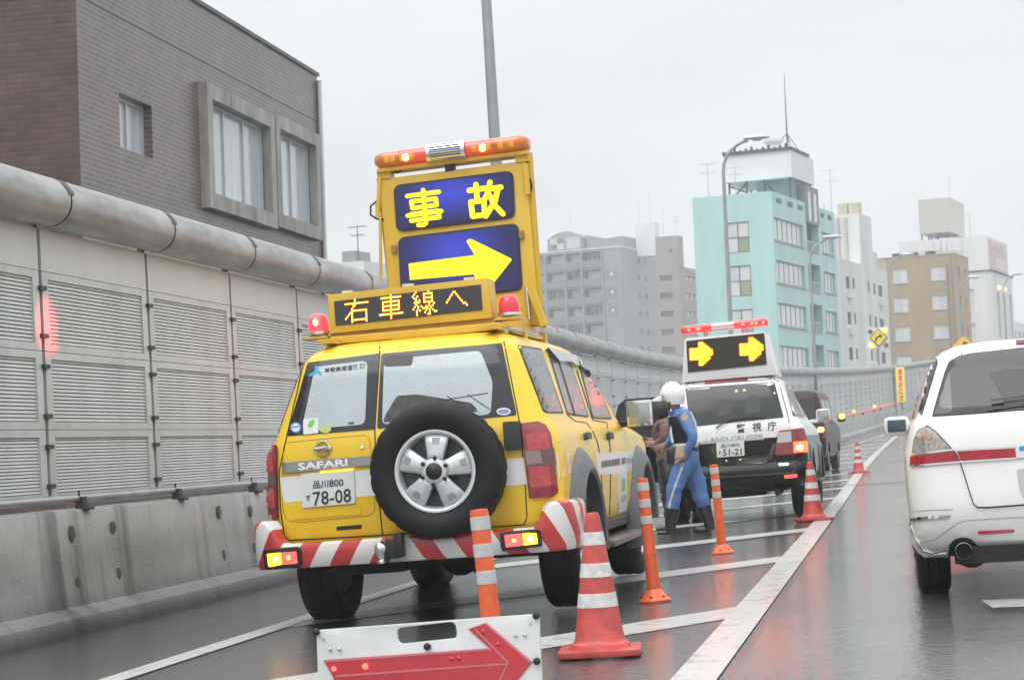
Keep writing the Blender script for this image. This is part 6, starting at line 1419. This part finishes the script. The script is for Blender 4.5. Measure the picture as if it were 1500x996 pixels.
# ================================================================== PEOPLE
m_skin = mat('skin_tone', (.40, .235, .17), .5); m_suit = mat('blue_uniform', (.095, .20, .45), .7, noise=.16, nscale=9, bump=.7, bscale=13)
m_hair = mat('dark_hair', (.018, .013, .012), .5, bump=.4, bscale=90); m_boot = mat('black_boots', (.015, .015, .017), .3, coat=.4); m_vest = mat('navy_vest', (.02, .025, .05), .5)
m_belt = mat('white_belt', (.72, .72, .72), .4); m_helm = mat('white_helmet', (.80, .80, .80), .18, coat=.8)
def skin_body(name, V, E, rads, m, parent, levels=2):
    me = bpy.data.meshes.new(name); me.from_pydata([tuple(v) for v in V], E, []); o = bpy.data.objects.new(name, me); COL.objects.link(o); o.parent = parent
    o.modifiers.new('s', 'SKIN'); sd = o.modifiers.new('d', 'SUBSURF'); sd.levels = levels
    for i, r in enumerate(rads):
        d = me.skin_vertices[0].data[i]; d.radius = r if isinstance(r, tuple) else (r, r); d.use_root = (i == 0)
    evaluated(o); o.data.materials.clear()
    for k in (m if isinstance(m, (list, tuple)) else [m]): o.data.materials.append(k)
    for p in o.data.polygons: p.use_smooth = True
    return o
def hand(mbV, mbE, rad, wrist, dirv, side, thumbv, curl=.5):
    """palm and five fingers appended to a skin skeleton; wrist = index"""
    d = Vector(dirv).normalized(); s = Vector(side).normalized(); t = Vector(thumbv).normalized(); w = Vector(mbV[wrist])
    pa = len(mbV); mbV.append(w + d * .055); mbE.append((wrist, pa)); rad.append((.026, .034))
    for k, (o, L) in enumerate(((-.028, .062), (-.010, .074), (.009, .070), (.027, .054))):
        a = len(mbV); b0 = w + d * .085 + s * o; mbV.append(b0); mbE.append((pa, a)); rad.append(.010)
        b1 = b0 + (d + t * curl * .3).normalized() * L * .5; mbV.append(b1); mbE.append((a, a + 1)); rad.append(.009)
        b2 = b1 + (d + t * curl).normalized() * L * .5; mbV.append(b2); mbE.append((a + 1, a + 2)); rad.append(.0075)
    a = len(mbV); b0 = w + d * .035 - s * .038 + t * .012; mbV.append(b0); mbE.append((pa, a)); rad.append(.011)
    mbV.append(b0 + (d * .7 - s * .5 + t * .4).normalized() * .045); mbE.append((a, a + 1)); rad.append(.009)
def person(name, label, Mx, J, suit, skinm, shoe_z, extra=None):
    """J: joint name -> local point"""
    t = thing(name, label, 'person', Mx); V, E, Rd, ix = [], [], [], {}
    def add(n, p, r, link=None):
        ix[n] = len(V); V.append(Vector(p)); Rd.append(r)
        if link: E.append((ix[link], ix[n]))
    L = lambda a, b, k: Vector(J[a]).lerp(Vector(J[b]), k)
    add('pelvis', J['pelvis'], (.135, .165)); add('waist', J['waist'], (.125, .155), 'pelvis'); add('chest', J['chest'], (.135, .175), 'waist'); add('collar', J['collar'], (.10, .13), 'chest')
    add('neck', J['neck'], .055, 'collar'); add('jaw', L('neck', 'head', .55), (.07, .065), 'neck'); add('head', J['head'], (.092, .080), 'jaw'); add('crown', Vector(J['head']) + Vector((.01, 0, .075)), (.07, .065), 'head')
    f = Vector(J['face']).normalized(); add('nose', Vector(J['head']) + f * .095 - Vector((0, 0, .03)), .016, 'head')
    for s in 'LR':
        add('sh' + s, J['sh' + s], .082, 'collar'); add('ua' + s, L('sh' + s, 'el' + s, .5), .073, 'sh' + s); add('el' + s, J['el' + s], .062, 'ua' + s); add('fa' + s, L('el' + s, 'wr' + s, .5), .047, 'el' + s); add('wr' + s, J['wr' + s], .034, 'fa' + s)
        add('hip' + s, J['hip' + s], .125, 'pelvis'); add('th' + s, L('hip' + s, 'kn' + s, .5), .122, 'hip' + s); add('kn' + s, J['kn' + s], .098, 'th' + s); add('ca' + s, L('kn' + s, 'an' + s, .4), .092, 'kn' + s); add('an' + s, J['an' + s], .052, 'ca' + s)
        dv_ = Vector(J['an' + s]) - Vector(J['kn' + s]); add('heel' + s, Vector(J['an' + s]) + Vector((0, 0, -.05)), .045, 'an' + s); add('toe' + s, Vector(J['an' + s]) + Vector(J['toe']) * .17 + Vector((0, 0, -.062)), (.03, .042), 'heel' + s)
        if 'hd' + s in J: hand(V, E, Rd, ix['wr' + s], *J['hd' + s])
    o = skin_body('body', V, E, Rd, [suit, skinm, m_boot], t)
    hz_z = J['neck'].z - .03; wpts = [Vector(J['wrL']), Vector(J['wrR'])]; baggy = lambda v: min((v.co - w).length for w in wpts) > .13
    rr = lambda i: Rd[i] if not isinstance(Rd[i], tuple) else sum(Rd[i]) / 2
    bare = set(range(len(V))) - set(ix.values()) | {ix[k] for k in ('jaw', 'head', 'crown', 'nose')}
    for p in o.data.polygons:
        c = p.center; best = (9, 0)
        for a, b2 in E:
            A, B = V[a], V[b2]; d = B - A; t_ = max(0, min(1, (c - A).dot(d) / max(d.length_squared, 1e-9))); q = (c - A - d * t_).length - (rr(a) * (1 - t_) + rr(b2) * t_)
            if q < best[0]: best = (q, b2)
        if best[1] in bare: p.material_index = 1
        if c.z < shoe_z: p.material_index = 2
    from mathutils import noise as NZ
    for v in o.data.vertices:
        if v.co.z > hz_z: continue
        k = NZ.noise(v.co * 7.0) * .55 + NZ.noise(Vector((v.co.x * 6, v.co.y * 6, v.co.z * 16)) + Vector((3, 1, 7))) * .75
        v.co += v.normal * (k * .026 if baggy(v) else 0)
    return t, o
# officer
OM = Matrix.Translation((-2.27, 22.45, 0)); OI = OM.inverted()
def o3(x, y, Y): return OI @ PY(22.45 + Y).hit(*K([(x, y)], 920, 540, 3.434)[0])
J = dict(pelvis=o3(298, 440, 0), waist=o3(290, 390, 0), chest=o3(272, 300, 0), collar=o3(258, 232, 0), neck=o3(246, 205, 0), head=o3(224, 160, 0), face=(-1, .1, -.25),
         shL=o3(290, 238, -.19), elL=o3(326, 350, -.27), wrL=o3(292, 432, -.22), shR=o3(240, 240, .19), elR=o3(232, 340, .24), wrR=o3(190, 385, .16),
         hipL=o3(285, 480, -.09), knL=o3(236, 585, -.12), anL=o3(212, 770, -.10), hipR=o3(312, 475, .09), knR=o3(352, 610, .1), anR=o3(408, 775, .1), toe=(-1, .1, 0),
         hdL=((-.75, -.15, -.35), (.1, 0, 1), (.2, .9, -.2), .6), hdR=((-.9, .1, -.2), (0, 0, 1), (0, -.9, 0), .8))
for k in ('anL', 'anR'): J[k].z = .10
ot, ob = person('traffic_officer', 'officer in blue overalls and white helmet, hand on hip, beside the police car', OM, J, m_suit, m_skin, .20)
ot.name = 'person'; FR['person'] = FR['traffic_officer']
mb = MB(); hc = o3(222, 138, 0); rings = []
for i in range(13):          # helmet shell: egg shape with a brim towards the face
    a = math.pi * .70 * i / 12; r = max(math.sin(a), .93 if i > 6 else 0); zz = math.cos(a) * .165
    ring = []
    for k in range(24):
        b = 2 * math.pi * k / 24; x = r * .145 * math.cos(b); y = r * .128 * math.sin(b)
        if i == 12: x *= .96; y *= .96
        z = zz + (.07 * (i - 7) / 5 * max(0, -math.cos(b)) ** .7 if i > 7 else 0)
        ring.append(hc + Vector((x, y, z)))
    rings.append(mb.verts(ring))
mb.skin(rings, True); hl = mb.build('helmet', m_helm, ot, 50); hl.rotation_euler = (0, 0, 0)
mb = MB(); vs = []
for zt in (0, .014): vs.append([[hc + Vector((-.105 - .14 * (1 - (abs(k) / 5) ** 2) * j, .125 * k / 5 * (1 - .25 * j), .018 - .045 * j - .02 * j + zt)) for k in range(-5, 6)] for j in (0, 1)])
A = [mb.verts(r) for r in vs[0]]; B = [mb.verts(r) for r in vs[1]]
for S in (A, B):
    for k in range(10): mb.face([S[0][k], S[0][k + 1], S[1][k + 1], S[1][k]])
for k in range(10): mb.face([A[1][k], A[1][k + 1], B[1][k + 1], B[1][k]])
mb.build('helmet_peak', m_helm, hl, 50)
def torso_ring(pts, th, h, m, name, parent, a0=0, a1=2 * math.pi, n=26):
    """a band wrapped round the trunk: pts=(centre, rx, ry)"""
    c, rx, ry = pts; mb = MB(); rows_ = []
    for i in range(n + 1):
        a = a0 + (a1 - a0) * i / n; rows_.append(mb.verts([c + Vector((math.cos(a) * (rx + e), math.sin(a) * (ry + e), z)) for e, z in ((0, -h / 2), (th, -h / 2), (th, h / 2), (0, h / 2))]))
    for p, q in zip(rows_[:-1], rows_[1:]):
        for k in range(4): mb.face([p[k], p[(k + 1) % 4], q[(k + 1) % 4], q[k]])
    return mb.build(name, m, parent, 40)
wc = o3(290, 402, 0); torso_ring((wc, .130, .165), .02, .055, m_vest, 'duty_belt', ot)
torso_ring((wc + Vector((0, 0, .045)), .132, .168), .016, .035, m_belt, 'white_belt', ot)
mb = MB(); mb.tube([hc + Vector((-.01, .118, -.06)), hc + Vector((-.05, .09, -.15)), hc + Vector((-.065, 0, -.185)), hc + Vector((-.05, -.09, -.15)), hc + Vector((-.01, -.118, -.06))], .008, 6); mb.build('chin_strap', m_boot, hl, 60)
# vest over the chest, open at the side, with pale straps
mb = MB(); rings = []
for (x, y, rx, ry) in ((286, 375, .135, .172), (276, 320, .142, .186), (266, 275, .142, .188), (258, 240, .125, .165)):
    c = o3(x, y, 0); rings.append(mb.verts([c + Vector((math.cos(a) * rx, math.sin(a) * ry, 0)) for a in [R(105) + R(185) * k / 20 for k in range(21)]]))
mb.skin(rings, False, False); bmesh.ops.solidify(mb.bm, geom=mb.bm.faces[:], thickness=.012); mb.build('vest', m_vest, ot, 50)
for a in ([(250, 228, -.17), (278, 206, -.14), (312, 222, -.16), (336, 270, -.14), (344, 330, -.12), (340, 395, -.1)], [(222, 262, -.1), (216, 320, -.12), (225, 372, -.14)]):
    mb = MB(); mb.tube([o3(*q) for q in a], .017, 6); mb.build('reflective_strap', m_belt, ot, 60)
p = o3(224, 440, -.13); mb = MB(); mb.box(p, (.14, .09, .19), None, .03); mb.build('pouch', m_boot, ot, 50)
p = o3(264, 425, -.19); mb = MB(); mb.box(p, (.12, .03, .15), Matrix.Rotation(R(12), 4, 'Y'), .02); mb.build('leather_holder', mat('tan_leather', (.50, .36, .22), .6, noise=.15), ot, 50)
p = o3(285, 246, -.262); mb = MB(); mb.lathe([(.045, 0), (.043, .006), (0, .008)], 14, Matrix.Translation(p) @ Matrix.Rotation(R(80), 4, 'X')); mb.build('sleeve_badge', mat('badge_gold', (.42, .36, .20), .4), ot, 40)
sk = Skin((ob, OM))
seam('trouser_stripe', sk, K([(278, 478), (262, 520), (244, 570), (226, 620), (212, 670), (203, 722)], 920, 540, 3.434), 3.0, mat('silver_stripe', (.62, .60, .56), .4), ot, .004)
for s, kn, an in (('L', J['knL'], J['anL']), ('R', J['knR'], J['anR'])):
    mb = MB(); a = Vector(an); d = (Vector(kn) - a).normalized(); mb.tube([a + Vector((0, 0, -.06)), a + Vector((.0, 0, .02)), a + d * .12, a + d * .18, a + d * .215], [.058, .062, .076, .086, .088], 16)
    mb.build('boot', m_boot, ot, 50)
# second figure behind him with papers
QM = Matrix.Translation((-2.86, 23.6, 0)); QI = QM.inverted()
def q3(x, y, Y): return QI @ PY(23.6 + Y).hit(*K([(x, y)], 920, 540, 3.434)[0])
J = dict(pelvis=q3(205, 480, 0), waist=q3(200, 410, 0), chest=q3(186, 320, 0), collar=q3(176, 268, 0), neck=q3(168, 245, 0), head=q3(152, 212, 0), face=(-1, -.2, -.35),
         shL=q3(178, 278, -.15), elL=q3(186, 350, -.2), wrL=q3(140, 378, -.16), shR=q3(172, 278, .15), elR=q3(178, 345, .2), wrR=q3(138, 362, .1),
         hipL=q3(208, 500, -.08), knL=q3(206, 600, -.09), anL=q3(206, 760, -.09), hipR=q3(208, 500, .08), knR=q3(212, 600, .09), anR=q3(216, 760, .09), toe=(-1, 0, 0),
         hdL=((-.9, 0, .05), (0, 0, 1), (0, .8, .2), .7), hdR=((-.9, 0, .1), (0, 0, 1), (0, -.8, .2), .7))
for k in ('anL', 'anR'): J[k].z = .10
m_pink = mat('dusty_pink_top', (.19, .105, .095), .7, noise=.1, nscale=10)
qt, qb = person('bystander', 'dark haired person in a dusty pink top bent over papers beside the opened door', QM, J, m_pink, m_skin, .10)
qt.name = 'person.001'; FR[qt.name] = FR['bystander']
for p in qb.data.polygons:
    if .10 <= p.center.z < J['pelvis'].z + .06: p.material_index = 2
mb = MB(); h = Vector(J['head']); mb.lathe([(0, .125), (.06, .112), (.10, .07), (.118, .0), (.112, -.06), (.085, -.10)], 20, Matrix.Translation(h + Vector((.03, 0, .015))) @ Matrix.Rotation(R(24), 4, 'Y')); mb.build('hair', m_hair, qt, 60)
mb = MB(); mb.box(q3(104, 338, -.08), (.20, .26, .004), Matrix.Rotation(R(28), 4, 'Y') @ Matrix.Rotation(R(14), 4, 'X'))
pp = mb.build('paper', mat('paper_white', (.75, .75, .74), .6), None); tag(pp, 'white sheet of paper held over the bonnet of the yellow patrol car', 'paper')

# ================================================================== AIR: rain haze over the far blocks
hz = MB(); hz.box((100, 380, 30), (1598, 1498, 84)); ho = hz.build('haze', mat('haze_air', (1, 1, 1)))
struct(ho, 'stuff'); ho['label'] = 'pale rain haze over the far buildings'
hm = ho.data.materials[0]; nt = hm.node_tree; nt.nodes.clear(); out = nt.nodes.new('ShaderNodeOutputMaterial'); pv = nt.nodes.new('ShaderNodeVolumePrincipled')
pv.inputs['Color'].default_value = (.96, .975, 1, 1); pv.inputs['Density'].default_value = HAZE; pv.inputs['Anisotropy'].default_value = .3; nt.links.new(pv.outputs[0], out.inputs['Volume'])
